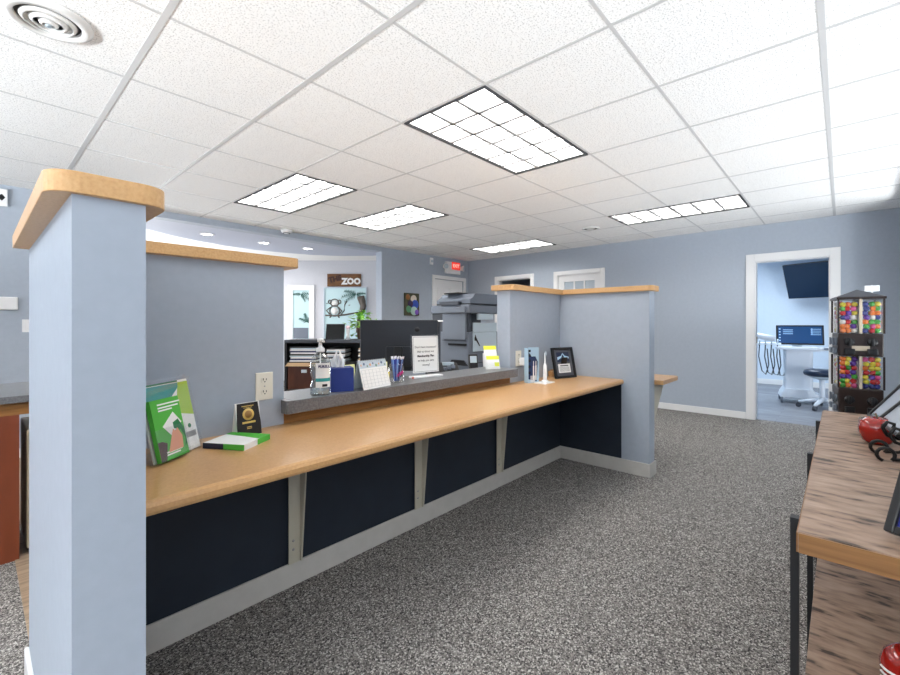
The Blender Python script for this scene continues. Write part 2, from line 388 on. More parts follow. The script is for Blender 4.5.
mb = MB(); mb.box(.115, .127, 1.10, 2.05, 0, .1, bev=.003); mb.box(.115, .247, 1.088, 1.10, 0, .1, bev=.003)
S('baseboard_near', mb, M_white)
mb = MB()
for y0, y1 in ((YR, 0.0), (.89, 2.685), (3.555, 3.935), (4.765, YL)): mb.box(XB - .014, XB, y0, y1, 0, .085, bev=.003)
S('baseboard_back', mb, M_white)
mb = MB(); mb.box(OX1, 5.495, YL - .014, YL, 0, .085, bev=.003); mb.box(-3.5, OX0, YL - .014, YL, 0, .085, bev=.003)
S('baseboard_left', mb, M_white)

# play room behind the opening: curved soffit, high ceiling, angled wall
Fv = Vector((math.cos(R(YAW)), math.sin(R(YAW)), 0)); Rv = Vector((math.sin(R(YAW)), -math.cos(R(YAW)), 0))
ZR = YAW - 90
def zp(lat, dep, z=0): return Fv * dep + Rv * lat + Vector((0, 0, z))
arc = [(.75, YL + .14), (.75, 5.70), (1.0, 5.93), (1.355, 6.18), (1.70, 6.41), (2.065, 6.58), (2.49, 6.70), (2.92, 6.74), (3.36, 6.68), (3.79, 6.54), (4.2, 6.27), (4.52, 5.86), (4.62, YL + .14)]
S('trim_7', MB().prism(arc, 2.335, 2.50), M_lav)
a0 = zp(.75, 9); a1 = zp(-9, 9)
zoo = [(.55, YL + .14), (7.2, YL + .14), (a0.x + .1, a0.y), (a1.x, a1.y), (.55, a1.y)]
S('ceiling_zoo', MB().prism(zoo, 2.50, 2.54), col('ceiling_paint', 240, 238, 235, .8))
S('floor_zoo', MB().prism(zoo, -.05, .002), M_carpet)
mb = MB(); mb.box(-9, .75, 0, .12, 0, 2.5)
o = S('wall_zoo', mb, M_zoow); o.location = zp(0, 9); o.rotation_euler = (0, 0, R(ZR))
S('wall_zoo_side', MB().box(.43, .55, YL + .14, 13.2, 0, 2.5), M_zoow)
# operatory beyond the back wall
mb = MB(); mb.box(10.5, 10.6, -1.6, 2.6, 0, 2.4); mb.box(XB + .12, 10.5, 2.5, 2.6, 0, 2.4); mb.box(XB + .12, 10.5, -1.6, -1.5, 0, 2.4)
S('wall_operatory', mb, M_opw)
S('ceiling_operatory', MB().box(XB + .12, 10.6, -1.6, 2.6, 2.4, 2.44), M_opw)
S('floor_operatory', MB().box(XB + .06, 10.6, -1.6, 2.6, -.05, 0.001), M_opfl)
S('baseboard_operatory', MB().box(10.486, 10.5, -1.5, 2.5, 0, .1, bev=.003), M_white)

# ------------------------------------------------------------------ ceiling lights
def troffer(cells, label, seen=True):
    a, b, c, d = cells; x0, x1, y0, y1 = gx(a) + .012, gx(b) - .012, gy(c) + .012, gy(d) - .012
    cx, cy = (x0 + x1) / 2, (y0 + y1) / 2
    lx, ly = (x1 - x0) / 2, (y1 - y0) / 2
    t = thing('ceiling_light', label, 'ceiling light', (cx, cy, CH), 0, 'recessed louvered ceiling lights' if seen else 'ceiling lights behind the viewpoint')
    mb = MB(); g = .012
    mb.box(-lx, lx, -ly, -ly + g, -.003, .012); mb.box(-lx, lx, ly - g, ly, -.003, .012)
    mb.box(-lx, -lx + g, -ly + g, ly - g, -.003, .012); mb.box(lx - g, lx, -ly + g, ly - g, -.003, .012)
    mb.build('frame', M_gap, t)
    lx -= g; ly -= g
    mb = MB(); hh = .105
    mb.box(-lx - .004, -lx, -ly, ly, .0, hh); mb.box(lx, lx + .004, -ly, ly, .0, hh)
    mb.box(-lx, lx, -ly - .004, -ly, 0, hh); mb.box(-lx, lx, ly, ly + .004, 0, hh)
    mb.box(-lx - .004, lx + .004, -ly - .004, ly + .004, hh, hh + .004)
    mb.build('housing', M_lou, t)
    nx, ny = (6, 3) if lx > ly else (3, 6)
    mb = MB()
    def blade(p0, p1, along):
        w0, w1 = .010, .014                      # louver blades: V section, thin at the bottom edge
        if along == 'y':
            mb.prism([(p0 - w0, .004), (p0 + w0, .004), (p0 + w1, .05), (p0 - w1, .05)], -ly, ly, 'y')
        else:
            mb.prism([(p0 - w0, .004), (p0 + w0, .004), (p0 + w1, .05), (p0 - w1, .05)], -lx, lx, 'x')
    for k in range(1, nx): blade(-lx + 2 * lx * k / nx, 0, 'y')
    for k in range(1, ny): blade(-ly + 2 * ly * k / ny, 0, 'x')
    mb.build('louver', M_blade, t)
    MB().box(-lx + .002, lx - .002, -ly + .002, ly - .002, .078, .084).build('lamp_panel', M_tube, t)
troffer(FIX[0], 'largest lit ceiling light, nearest, straight above the reception counter')
troffer(FIX[1], 'louvered ceiling light furthest left, in front of the curved soffit opening')
troffer(FIX[2], 'louvered ceiling light above the copier side, second from the left')
troffer(FIX[3], 'small distant louvered ceiling light close to the exit sign corner')
troffer(FIX[4], 'wide louvered ceiling light close to the back wall, furthest right')
for c in FIXO: troffer(c, 'louvered ceiling light behind the viewpoint', False)

# ceiling devices
t = thing('ceiling_vent', 'round white ceiling air diffuser with concentric rings, top left corner', 'air vent', (.20, 2.33, CH))
MB().lathe([(.14, .0065), (.14, .0), (.125, -.010), (.104, -.012), (.100, -.004), (.100, .0065)], 40).build('flange', M_lou, t)
MB().lathe([(.101, .0065), (.101, .004), (0, .004)], 32).build('throat', C_.get('x') or M_blkp, t)
for k, r in enumerate((.088, .060, .033)):
    MB().lathe([(r, -.004), (r - .004, -.008 - .004 * k), (r - .013, -.016 - .004 * k), (r - .015, -.012 - .004 * k), (r - .008, -.002)], 32).build('cone_ring', M_lou, t)
MB().lathe([(0, -.02), (.010, -.026), (.010, .004), (0, .004)], 12).build('center_knob', M_greyl, t)
t = thing('ceiling_speaker', 'small round dark ceiling fixture among tiles near the back wall', 'ceiling fixture', (5.26, 2.36, CH))
MB().lathe([(.105, .004), (.105, -.006), (.085, -.012), (.08, -.004)], 32).build('ring', M_lou, t)
MB().lathe([(.08, .004), (.08, -.006), (.04, -.003), (0, -.003)], 32).build('grille', C_.get('g') or col('speaker_grille', 40, 40, 42, .6), t)
t = thing('smoke_detector', 'white dome detector on the ceiling edge above the opening', 'smoke detector', (2.72, YL - .10, CH))
MB().lathe([(.075, .006), (.075, -.012), (.06, -.03), (.03, -.045), (0, -.047)], 28).build('body', M_whitep, t)
MB().lathe([(.045, -.036), (.046, -.042), (.036, -.045), (.036, -.036)], 24).build('vent_ring', M_greyd, t)
for (x, y), lb in zip([(2.0, 6.0), (2.76, 6.05), (3.42, 6.02)], ['recessed can light in curved soffit, left one, dim', 'brightest recessed can light, middle of the curved soffit', 'recessed can light in curved soffit, closest to the right jamb']):
    t = thing('can_light', lb, 'downlight', (x, y, 2.335), 0, 'can lights in the play room')
    MB().lathe([(.085, .001), (.085, -.006), (.062, -.008), (.062, .001)], 28).build('trim_ring', M_white, t)
    MB().lathe([(.06, .001), (.06, -.004), (0, -.004)], 24).build('lamp', M_can, t)
t = thing('can_light', 'recessed can light in the white ceiling above the wooden sign', 'downlight', (4.80, 6.95, 2.5), 0, 'can lights in the play room')
MB().lathe([(.085, .001), (.085, -.006), (.062, -.008), (.062, .001)], 28).build('trim_ring', M_white, t)
MB().lathe([(.06, .001), (.06, -.004), (0, -.004)], 24).build('lamp', M_can, t)

# ------------------------------------------------------------------ reception counter
t = thing('counter', 'long tan laminate counter on cream brackets between the two blue half walls', 'counter', (0, 0, 0))
prof = [(1.865, .706), (1.865, .745), (1.318, .745), (1.306, .741), (1.300, .731), (1.300, .718), (1.305, .709), (1.315, .706)]
MB().prism(prof, .249, 3.518, 'x').build('worktop', M_lam, t)
for x in (.985, 1.765, 2.575):
    mb = MB(); mb.box(x - .03, x + .03, WF - .018, WF - .012, .107, .704); mb.box(x - .03, x + .03, 1.785, WF - .018, .698, .704)
    b_ = mb.build('bracket', M_cream, t)
    MB().prism([(WF - .018, .11), (WF - .03, .11), (1.785, .66), (1.785, .698), (WF - .018, .698)], x + .024, x + .03, 'x').build('gusset', M_cream, b_)
    for zz in (.17, .21, .58): MB().lathe([(0, 0), (.006, 0), (.005, .003), (0, .0035)], 10, (x - .008, WF - .018, zz), 'y').build('screw', C_['steel'], b_)
t = thing('ledge', 'dark speckled transaction ledge on top of the low wall behind the tan counter', 'ledge', (0, 0, 0))
MB().prism(rrect(.945, 2.733, 1.79, 2.07, (.0, .0, 0, 0)), .80, .858, 'z', bev=.003).build('slab', M_stone, t)
MB().prism([(.925, 1.79), (.945, 1.79), (.945, 1.862), (.93, 1.862), (.917, 1.845), (.917, 1.80)], .80, .858, 'z', bev=.002).build('return_end', M_stone, t)
t = thing('desk', 'long tan work desk behind the ledge, hidden below it', 'desk')
MB().box(.96, 3.5, 2.075, 2.72, .70, .735, bev=.003).build('desktop', M_lam, t)
for x in (1.0, 2.2, 3.44): MB().box(x - .02, x + .02, 2.1, 2.68, .004, .70).build('panel_leg', M_redw, t)
t = thing('side_counter', 'short tan counter wing jutting out behind the right blue half wall', 'counter')
MB().prism(rrect(3.642, 4.08, 1.04, 2.6, (0, .03, 0, 0)), .71, .745, 'z', bev=.003).build('worktop', M_lam, t)
MB().prism([(3.654, .3), (3.68, .3), (4.0, .67), (4.0, .708), (3.654, .708)], 1.14, 1.15, 'y').build('bracket', M_cream, t)
MB().prism([(3.654, .3), (3.68, .3), (4.0, .67), (4.0, .708), (3.654, .708)], 1.93, 1.936, 'y').build('bracket', M_cream, t)
MB().box(3.66, 3.70, 2.05, 2.55, 0, .708).build('panel_leg', M_wall, t)

def outlet(label, loc, rz=0, charger=False):
    t = thing('wall_outlet', label, 'outlet', loc, rz)
    MB().box(-.038, .038, -.006, 0, -.06, .06, bev=.0025).build('cover_plate', mat('ivory', srgb(232, 228, 214), .35) if 'ivory' not in MATS else MATS['ivory'], t)
    for z in (.026, -.026):
        r_ = MB().prism([(.0165 * math.cos(a_) if abs(math.cos(a_)) < .9 else .0155 * math.copysign(1, math.cos(a_)), z + .0145 * math.sin(a_)) for a_ in [2 * math.pi * k / 20 for k in range(20)]], -.0085, -.006, 'y').build('receptacle', MATS['ivory'], t)
        mb = MB(); mb.box(-.008, -.005, -.0092, -.0084, z, z + .009); mb.box(.005, .008, -.0092, -.0084, z, z + .008); mb.cyl((0, -.0084, z - .006), (0, -.0092, z - .006), .0028, n=10)
        mb.build('slots', M_blkp, r_)
    MB().cyl((0, -.006, 0), (0, -.0072, 0), .003, n=10).build('screw', C_['steel'], t)
    return t
outlet('ivory wall outlet above the black tent card', (.85, WF, .925))
outlet('ivory wall outlet behind the toothbrush display at the far counter end', (2.845, WF, .925))
t = thing('charger', 'white plug charger in the outlet beside the toothbrush brochure', 'charger', (2.87, WF - .0095, .90))
MB().box(-.025, .03, -.06, 0, -.03, .03, bev=.006).build('body', M_whitep, t)
MB().tube([(.0, -.05, -.03), (.0, -.055, -.06), (.01, -.05, -.11), (.03, -.04, -.145), (.05, -.05, -.150)], .0025).build('cord', M_whitep, t)

# --- things on the tan counter
CT = .745
def leaning(parent_loc, rz, tilt):
    return Matrix.Rotation(R(-tilt), 4, 'X')
green = col('leaf_green', 78, 176, 62); dgreen = col('deep_green', 32, 120, 70); teal = col('teal_print', 40, 150, 150); lime = col('lime_print', 170, 205, 60)
t = thing('brochure_holder', 'clear slanted acrylic holder of green brochures beside the near half wall', 'brochure holder', (.475, 1.675, CT), 37)
T = Matrix.Rotation(R(-13), 4, 'X')
mb = MB(); mb.box(-.118, .118, -.004, -.001, .004, .265); mb.box(-.118, .118, .010, .013, .004, .275); mb.box(-.118, -.1155, -.001, .010, .004, .265); mb.box(.1155, .118, -.001, .010, .004, .265)
mb.xf(T); mb.box(-.118, .118, -.004, .12, 0, .004)
mb.build('acrylic_shell', M_clear, t)
bk = MB().box(-.108, .108, .002, .009, .006, .258).xf(T).build('brochure', M_paper, t)
def flat(name, m, parent, pts, y, dy=.0006): return MB().prism(pts, y, y - dy, 'y').xf(T).build(name, m, parent)
flat('teal_band', teal, bk, [(-.108, .20), (.02, .205), (.06, .235), (.06, .25), (-.108, .25)], .002)
flat('lime_panel', lime, bk, [(.03, .145), (.108, .125), (.108, .25), (.06, .25), (.045, .2)], .002)
flat('text_lines', C_['steel'], bk, [(.05, .05), (.10, .05), (.10, .07), (.05, .07)], .002)
flat('green_dot', dgreen, bk, [(.075 + .008 * math.cos(a), .09 + .008 * math.sin(a)) for a in [k * .5236 for k in range(12)]], .002)
flat('top_bar', dgreen, bk, [(-.09, .252), (.06, .252), (.06, .258), (-.09, .258)], .002)
bk2 = MB().box(-.108, .018, -.022, -.006, .006, .205).xf(T).build('leaflet', green, t)
mb = MB(); mb.box(-.112, .022, -.026, -.023, .004, .11); mb.box(-.112, .022, -.026, -.004, .0035, .0055); mb.xf(T); mb.build('front_pocket', M_clear, t)
y_ = -.0221
flat('card_art', M_paper, bk2, [(-.075, .115), (-.02, .155), (.01, .115), (-.045, .08)], y_)
flat('swirl_art', dgreen, bk2, [(-.03, .12), (-.005, .128), (.016, .09), (.016, .04), (.005, .03), (.015, .06), (0, .09), (-.03, .1)], y_, .0009)
flat('hand_art', col('skin_print', 214, 150, 120), bk2, [(-.07, .03), (-.05, .07), (-.035, .1), (-.025, .09), (-.015, .1), (0, .07), (-.005, .03)], y_, .0012)
flat('dark_art', col('brown_print', 70, 40, 36), bk2, [(-.108, .006), (-.085, .006), (-.07, .06), (-.09, .07), (-.108, .07)], y_)
mb = MB()
for k, (z, wd) in enumerate([(.185, .1), (.174, .09), (.165, .06), (.028, .07), (.02, .06)]): mb.box(-.08, -.08 + wd, y_ - .0006, y_, z, z + .005)
mb.xf(T); mb.build('print_lines', M_paper, bk2)
t = thing('booklet_stack', 'low stack of green and white booklets lying flat on the counter', 'booklets', (.668, 1.685, CT), 32)
mb = MB()
for k in range(5): mb.box(-.076 + .001 * (k % 2), .076, -.082, .082 - .002 * (k % 3), .004 * k, .004 * k + .0034)
mb.build('pages', M_paper, t)
cv = MB().box(-.077, .077, -.083, .083, .020, .0212).build('cover', M_paper, t)
mb = MB(); mb.prism([(.01, -.083), (.077, -.083), (.077, .083), (.045, .083), (.03, 0)], .0212, .0218); mb.box(.0, .0775, -.0838, -.083, .001, .0212); mb.box(-.0786, -.0772, -.083, .0, .001, .0212); mb.build('green_print', green, cv)
MB().box(-.0786, -.0772, .0, .083, .001, .0212).build('navy_print', col('navy_print', 30, 34, 56), cv)
t = thing('tent_card', 'small black tent card with gold print below the ivory outlet', 'table card', (.748, 1.795, CT), 6)
mb = MB(); mb.prism([(-.024, 0), (-.0225, 0), (0.0, .125), (-.002, .132)], -.05, .05, 'x'); mb.prism([(.024, 0), (.0225, 0), (0.0, .125), (.002, .132)], -.05, .05, 'x'); mb.prism([(-.018, .002), (.018, .002), (.0, .125)], -.0495, -.0485, 'x')
mb.build('folded_card', M_paper, t)
T = Matrix.Translation((0, -.0245, 0)) @ Matrix.Rotation(R(-10), 4, 'X')
fc = MB().prism([(-.05, .001), (.05, .001), (.05, .05), (.044, .132), (-.044, .132), (-.05, .05)], -.001, 0, 'y').xf(T).build('black_face', col('card_black', 28, 24, 22, .4), t)
gold = col('gold_print', 214, 180, 100, .4)
mb = MB(); mb.lathe([(0, 0), (.024, 0), (.024, .0008), (0, .0008)], 24, (0, -.001, .086), 'y').xf(T); mb.build('round_badge', gold, fc)
mb = MB(); mb.lathe([(0, 0), (.015, 0), (.015, .0006), (0, .0006)], 20, (0, -.0018, .086), 'y').xf(T); mb.build('badge_center', col('badge_brown', 150, 110, 60), fc)
mb = MB()
for z, wd, h in ((.05, .055, .008), (.118, .05, .003), (.112, .036, .002), (.034, .02, .003), (.028, .02, .003)): mb.box(-wd / 2, wd / 2, -.0017, -.001, z, z + h)
mb.xf(T); mb.build('print_lines', gold, fc)
# toothbrush display
t = thing('brochure', 'blue toothbrush brochure standing on the counter beside the far outlet', 'brochure', (2.865, 1.745, CT), -14)
mb = MB(); mb.prism([(-.055, 0), (-.053, .0), (-.053, .265), (-.055, .265)], -.006, .035, 'y'); mb.box(-.053, .058, -.006, -.003, 0, .27)
mb.box(-.055, .058, -.003, .035, 0, .003)
mb.build('leaflet', col('light_blue_print', 178, 208, 228, .3), t)
MB().prism([(-.05, .03), (.035, .01), (.045, .16), (.02, .20), (-.02, .20), (-.05, .235)], -.007, -.006, 'y').build('navy_art', col('navy_art', 30, 52, 96), t)
for z in (.235, .20, .16, .115, .07): MB().box(-.052, -.03, -.0078, -.007, z, z + .018).build('small_picture', C_.get('strip_black') or col('strip_black', 20, 22, 30), t)
mb = MB()
for x in (.0, .025): mb.box(x - .006, x + .006, -.0078, -.007, .02, .13); mb.box(x - .003, x + .003, -.0078, -.007, .13, .165)
for k in range(4): mb.box(-.03 + .012 * k, -.024 + .012 * k, -.0086, -.0078, .004, .055)
mb.build('brush_art', M_paper, t)
t = thing('electric_toothbrush', 'white electric toothbrush standing upright on a white base beside the brochure', 'toothbrush', (2.925, 1.675, CT), 0)
MB().prism(rrect(-.085, .07, -.05, .05, (.01, .01, .01, .01)), 0, .006, 'z', bev=.001).build('base_plate', M_whitep, t)
MB().lathe([(0, .006), (.03, .006), (.026, .016), (.018, .022), (0, .022)], 20).build('charging_stand', M_whitep, t)
MB().lathe([(0, .02), (.014, .022), (.0155, .08), (.014, .13), (.008, .145), (.005, .15), (.0045, .225), (0, .227)], 18).build('handle', M_whitep, t)
MB().box(-.007, .007, -.014, -.002, .21, .24, bev=.002).build('brush_head', M_greyl, t)
# certificate frame
t = thing('picture_frame', 'black framed certificate leaning near the far half wall on the counter', 'picture frame', (3.29, 1.69, CT), -17)
T = Matrix.Rotation(R(-12), 4, 'X'); W, Hh, b = .118, .255, .02
mb = MB(); mb.box(-W, -W + b, -.012, .008, 0, Hh, bev=.002); mb.box(W - b, W, -.012, .008, 0, Hh, bev=.002); mb.box(-W + b, W - b, -.012, .008, 0, b, bev=.002); mb.box(-W + b, W - b, -.012, .008, Hh - b, Hh, bev=.002)
fr = mb.xf(T).build('frame', M_blkp, t)
MB().box(-W + b, W - b, -.002, .004, b, Hh - b).xf(T).build('mat_board', col('charcoal_mat', 84, 86, 94), t)
mb = MB(); mb.box(-.07, .07, -.003, -.002, .135, .215).xf(T); pc = mb.build('picture', col('navy_picture', 34, 44, 70, .3), t)
mb = MB(); mb.prism([(-.065, .15), (-.02, .17), (0, .20), (.015, .17), (.065, .16), (.065, .175), (.02, .185), (0, .21), (-.02, .185), (-.065, .175)], -.0036, -.003, 'y').xf(T); mb.build('emblem', C_['light_blue_print'], pc)
pl = MB().box(-.068, .068, -.003, -.002, .045, .118).xf(T).build('certificate', M_paper, t)
mb = MB(); mb.box(-.045, .045, -.0036, -.003, .098, .107)
for k in range(5): mb.box(-.055, .055, -.0036, -.003, .088 - .008 * k, .0905 - .008 * k)
mb.xf(T); mb.build('print_lines', C_['charcoal_mat'], pl)
MB().prism([(.05, 0), (.056, 0), (.012, .17), (.008, .17)], -.03, .03, 'x').build('easel_back', M_blkp, t)
t = thing('card_block', 'small wooden block tucked behind the black framed certificate', 'block', (3.36, 1.835, CT))
MB().prism(rrect(-.07, .02, -.02, .02, (.006,) * 4), 0, .045, 'z', bev=.003).build('base', M_lam, t)
MB().box(-.065, .015, -.004, .004, .045, .06).build('slot_card', M_lam, t)

# --- things on the dark ledge
LT = .858
t = thing('sanitizer_bottle', 'clear pump bottle of hand sanitizer at the left end of the dark ledge', 'hand sanitizer', (1.11, 1.84, LT), -12)
MB().lathe([(.043, 0), (.047, .006), (.047, .045), (.041, .065), (.040, .08), (.046, .10), (.047, .15), (.043, .17), (.030, .19), (.017, .20), (.016, .205)], 28).build('bottle', M_clear2, t)
MB().lathe([(0, .003), (.042, .004), (.044, .01), (.044, .045), (.038, .065), (.037, .08), (.043, .10), (.043, .145), (0, .145)], 24).build('gel', clear('clear_gel', (.90, .95, .96), .1, .1), t)
lb = MB()
segs = 10
for k in range(segs):
    a0_, a1_ = R(-135 + 90 * k / segs), R(-135 + 90 * (k + 1) / segs); r_ = .0482
    lb.quad((r_ * math.cos(a0_), r_ * math.sin(a0_), .04), (r_ * math.cos(a1_), r_ * math.sin(a1_), .04), (r_ * math.cos(a1_), r_ * math.sin(a1_), .155), (r_ * math.cos(a0_), r_ * math.sin(a0_), .155))
lab = lb.build('label', M_paper, t, recalc=False)
mb = MB()
for k in range(segs):
    a0_, a1_ = R(-135 + 90 * k / segs), R(-135 + 90 * (k + 1) / segs); r_ = .0486
    mb.quad((r_ * math.cos(a0_), r_ * math.sin(a0_), .068), (r_ * math.cos(a1_), r_ * math.sin(a1_), .068), (r_ * math.cos(a1_), r_ * math.sin(a1_), .084), (r_ * math.cos(a0_), r_ * math.sin(a0_), .084))
mb.build('teal_stripe', teal, lab, recalc=False)
text('lettering', 'PURELL', .0165, col('ink_blue', 30, 40, 90), lab, (0, -.0495, .138), bold=.0006)
MB().box(-.008, .016, -.0495, -.0485, .044, .056).build('seal', M_blkp, lab)
MB().lathe([(.0, .205), (.02, .205), (.02, .222), (.009, .226), (.007, .25), (.013, .252), (.015, .268), (0, .27)], 20).build('pump', M_whitep, t)
MB().tube([(0, 0, .262), (0, -.03, .262), (0, -.045, .254)], .006).build('nozzle', M_whitep, t)
MB().cyl((0, 0, .015), (0, 0, .205), .003, n=8).build('dip_tube', M_whitep, t)
t = thing('tissue_box', 'royal blue tissue box with a white tissue sticking up', 'tissue box', (1.255, 1.89, LT), -25)
MB().box(-.057, .057, -.057, .057, 0, .118, bev=.002).build('carton', col('royal_blue', 30, 52, 128, .5), t)
MB().prism([(.035 * math.cos(k * .5236), .025 * math.sin(k * .5236)) for k in range(12)], .1182, .1187).build('opening', M_clear, t)
mb = MB()
n = 9
rows = []
for i in range(6):
    z = .115 + .075 * i / 5; wd = .028 + .012 * math.sin(i * .9); rows.append([Vector((-.012 + (j / (n - 1) - .5) * 2 * wd * (1 - .05 * i), .012 * math.sin(j * 1.6 + i * .5), z + .014 * math.sin(j * 1.1) * (i / 5))) for j in range(n)])
for A_, B_ in zip(rows, rows[1:]):
    for j in range(n - 1): mb.quad(A_[j], A_[j + 1], B_[j + 1], B_[j])
ts = mb.build('tissue', M_paper, t, recalc=False)
md = ts.modifiers.new('thick', 'SOLIDIFY'); md.thickness = .0015
t = thing('note_pad', 'pale yellow note pad standing between the tissue box and the desk calendar', 'note pad', (1.36, 1.975, LT), 10)
MB().prism([(-.006, 0), (.004, 0), (.012, .115), (.002, .115)], -.05, .05, 'x').build('sheets', col('pale_yellow', 236, 232, 170, .7), t)
t = thing('desk_calendar', 'white tent desk calendar with blank grid and floral header on the ledge', 'calendar', (1.42, 1.845, LT), 10)
T = Matrix.Translation((0, -.04, 0)) @ Matrix.Rotation(R(-16), 4, 'X')
pg = MB().box(-.105, .105, -.001, .001, .002, .15).xf(T).build('page', M_paper, t)
MB().prism([(.042, 0), (.044, 0), (.006, .146), (.004, .146)], -.105, .105, 'x').build('stand_back', M_greyl, t)
mb = MB()
for k in range(6): mb.box(-.095, .095, -.0016, -.001, .012 + .018 * k, .0128 + .018 * k)
for k in range(8): mb.box(-.095 + .19 * k / 7 - .0004, -.095 + .19 * k / 7 + .0004, -.0016, -.001, .012, .102)
mb.xf(T).build('grid_lines', col('line_grey', 170, 175, 180), pg)
hd = MB().box(-.105, .105, -.0016, -.001, .112, .15).xf(T).build('header_band', col('header_blue_grey', 190, 202, 212), pg)
for k in range(9):
    mb = MB(); mb.lathe([(0, 0), (.0075 if k % 2 else .0055, 0), (.005, .0006), (0, .0007)], 8, (-.09 + .0225 * k, -.0016, .128 + .007 * math.sin(k * 2.1)), 'y').xf(T)
    mb.build('flower_art', [col('peach', 226, 170, 130), col('dusk', 96, 112, 140), col('sage', 120, 150, 130)][k % 3], hd)
mb = MB()
for k in range(12): mb.tube([(-.095 + .0173 * k, -.004 + .006 * math.cos(a), .149 + .006 * math.sin(a)) for a in [j * 6.2832 / 8 for j in range(9)]], .0008, 5)
mb.xf(T).build('spiral', C_['steel'], t)
mb = None
t = thing('pencil_cup', 'slim yellow marker holder squeezed between calendar and pen jar', 'marker cup', (1.545, 1.885, LT))
MB().lathe([(0, 0), (.02, 0), (.021, .07), (.018, .07), (.018, .005), (0, .005)], 18).build('cup', col('marker_yellow', 222, 200, 60), t)
for k, (dx, c_) in enumerate(((-.008, 'marker_yellow'), (.006, 'pale_yellow'))): MB().cyl((dx, 0, .006), (dx * 1.6, .006, .125), .0045).build('marker', C_[c_], t)
t = thing('pen_jar', 'clear glass jar with pink lettering full of pens on the ledge', 'jar', (1.635, 1.90, LT), -25)
MB().lathe([(0, .002), (.042, .001), (.045, .008), (.045, .085), (.040, .098), (.040, .108), (.0385, .108), (.0385, .098), (.043, .085), (.043, .008), (0, .006)], 26).build('glass', M_clear, t)
mb = MB()
for dx, z0, l in ((-.004, .045, .012), (.006, .05, .014), (.016, .055, .012), (.026, .06, .01)): mb.tube([(dx - .006, -math.sqrt(.0465**2 - (dx-.006)**2), z0 - .008), (dx, -math.sqrt(.0465**2 - dx**2), z0 + l), (dx + .006, -math.sqrt(.0465**2 - (dx+.006)**2), z0 - .006)], .0022, 6)
mb.build('pink_lettering', col('hot_pink', 226, 40, 140), t)
blue_pen = [col('pen_blue', 36, 60, 160, .3), col('pen_sky', 120, 160, 220, .3), col('pen_navy', 24, 34, 96, .3)]
first = None
for k in range(13):
    a = k * 2.4; r = .012 + .022 * ((k * .37) % 1)
    p = thing('pen', 'slim blue click pen standing in the glass jar on the ledge', 'pen', (1.635 + r * .5 * math.cos(a), 1.90 + r * .5 * math.sin(a), LT + .008), 0, 'pens in the glass jar')
    p.rotation_euler = (R(-11 * math.sin(a) * r / .03), R(11 * math.cos(a) * r / .03), 0)
    MB().lathe([(0, 0), (.0015, .003), (.0045, .015), (.0045, .12), (.0035, .128), (0, .128)], 10).build('barrel', blue_pen[k % 3], p)
    MB().lathe([(0, .127), (.003, .127), (.003, .143), (0, .144)], 8).build('click_button', M_whitep, p)
t = thing('sign_holder', 'clear standing sign with a white printed insurance notice in front of the monitor', 'sign', (1.925, 1.95, LT), -10)
T = Matrix.Translation((0, 0, 0)) @ Matrix.Rotation(R(-3), 4, 'X')
mb = MB(); mb.box(-.108, .108, -.003, .004, .0, .268, bev=.001).xf(T); mb.box(-.108, .108, -.03, .03, 0, .006, bev=.002); mb.build('acrylic_stand', M_clear, t)
sh = MB().box(-.098, .098, -.0042, -.003, .03, .26).xf(T).build('printed_sheet', M_paper, t)
mb = MB()
for a_ in ((-.092, .092, .036, .0375), (-.092, .092, .2525, .254), (-.092, -.0905, .036, .254), (.0905, .092, .036, .254)): mb.box(a_[0], a_[1], -.0047, -.0042, a_[2], a_[3])
mb.xf(T).build('border_line', M_greyd, sh)
for k, (s, bb) in enumerate((("Don't have insurance?", 0), ('Ask us about our', 0), ('Membership Plan', .0006), ('to help you save', 0), ('money!', 0))):
    z = .19 - .028 * k
    text('lettering', s, .0185, M_blkp, sh, (0, -.0048 + math.sin(R(3)) * z, z), (87, 0, 0), bold=bb)
MB().box(-.11, .11, -.034, .034, 0, .012, bev=.003).build('foot', M_whitep, t)
MB().lathe([(0, 0), (.006, 0), (.006, .012), (0, .013)], 10, (-.118, -.03, 0)).build('clip', col('salmon', 220, 130, 110), t)
t = thing('card_rack', 'tilted rack of white and neon yellow leaflets at the right end of the ledge', 'leaflet rack', (2.57, 1.90, LT + .003), -33)
T = Matrix.Rotation(R(-20), 4, 'X')
l1 = MB().box(-.05, .05, .02, .024, .0, .185).xf(T).build('back_leaflet', M_paper, t)
yel = col('neon_yellow', 226, 232, 70)
MB().box(-.05, .05, .0192, .02, .155, .185).xf(T).build('yellow_header', yel, l1)
l2 = MB().box(-.045, .055, -.002, .002, .0, .10).xf(T).build('front_leaflet', M_paper, t)
MB().box(-.045, .055, -.0028, -.002, .072, .10).xf(T).build('yellow_header', yel, l2)
MB().box(.015, .05, -.0028, -.002, .02, .05).xf(T).build('yellow_square', yel, l2)
mb = MB(); mb.box(-.055, .06, -.006, -.004, .003, .05).xf(T); mb.box(-.055, .06, -.006, .075, .002, .006); mb.build('acrylic_base', M_clear, t)

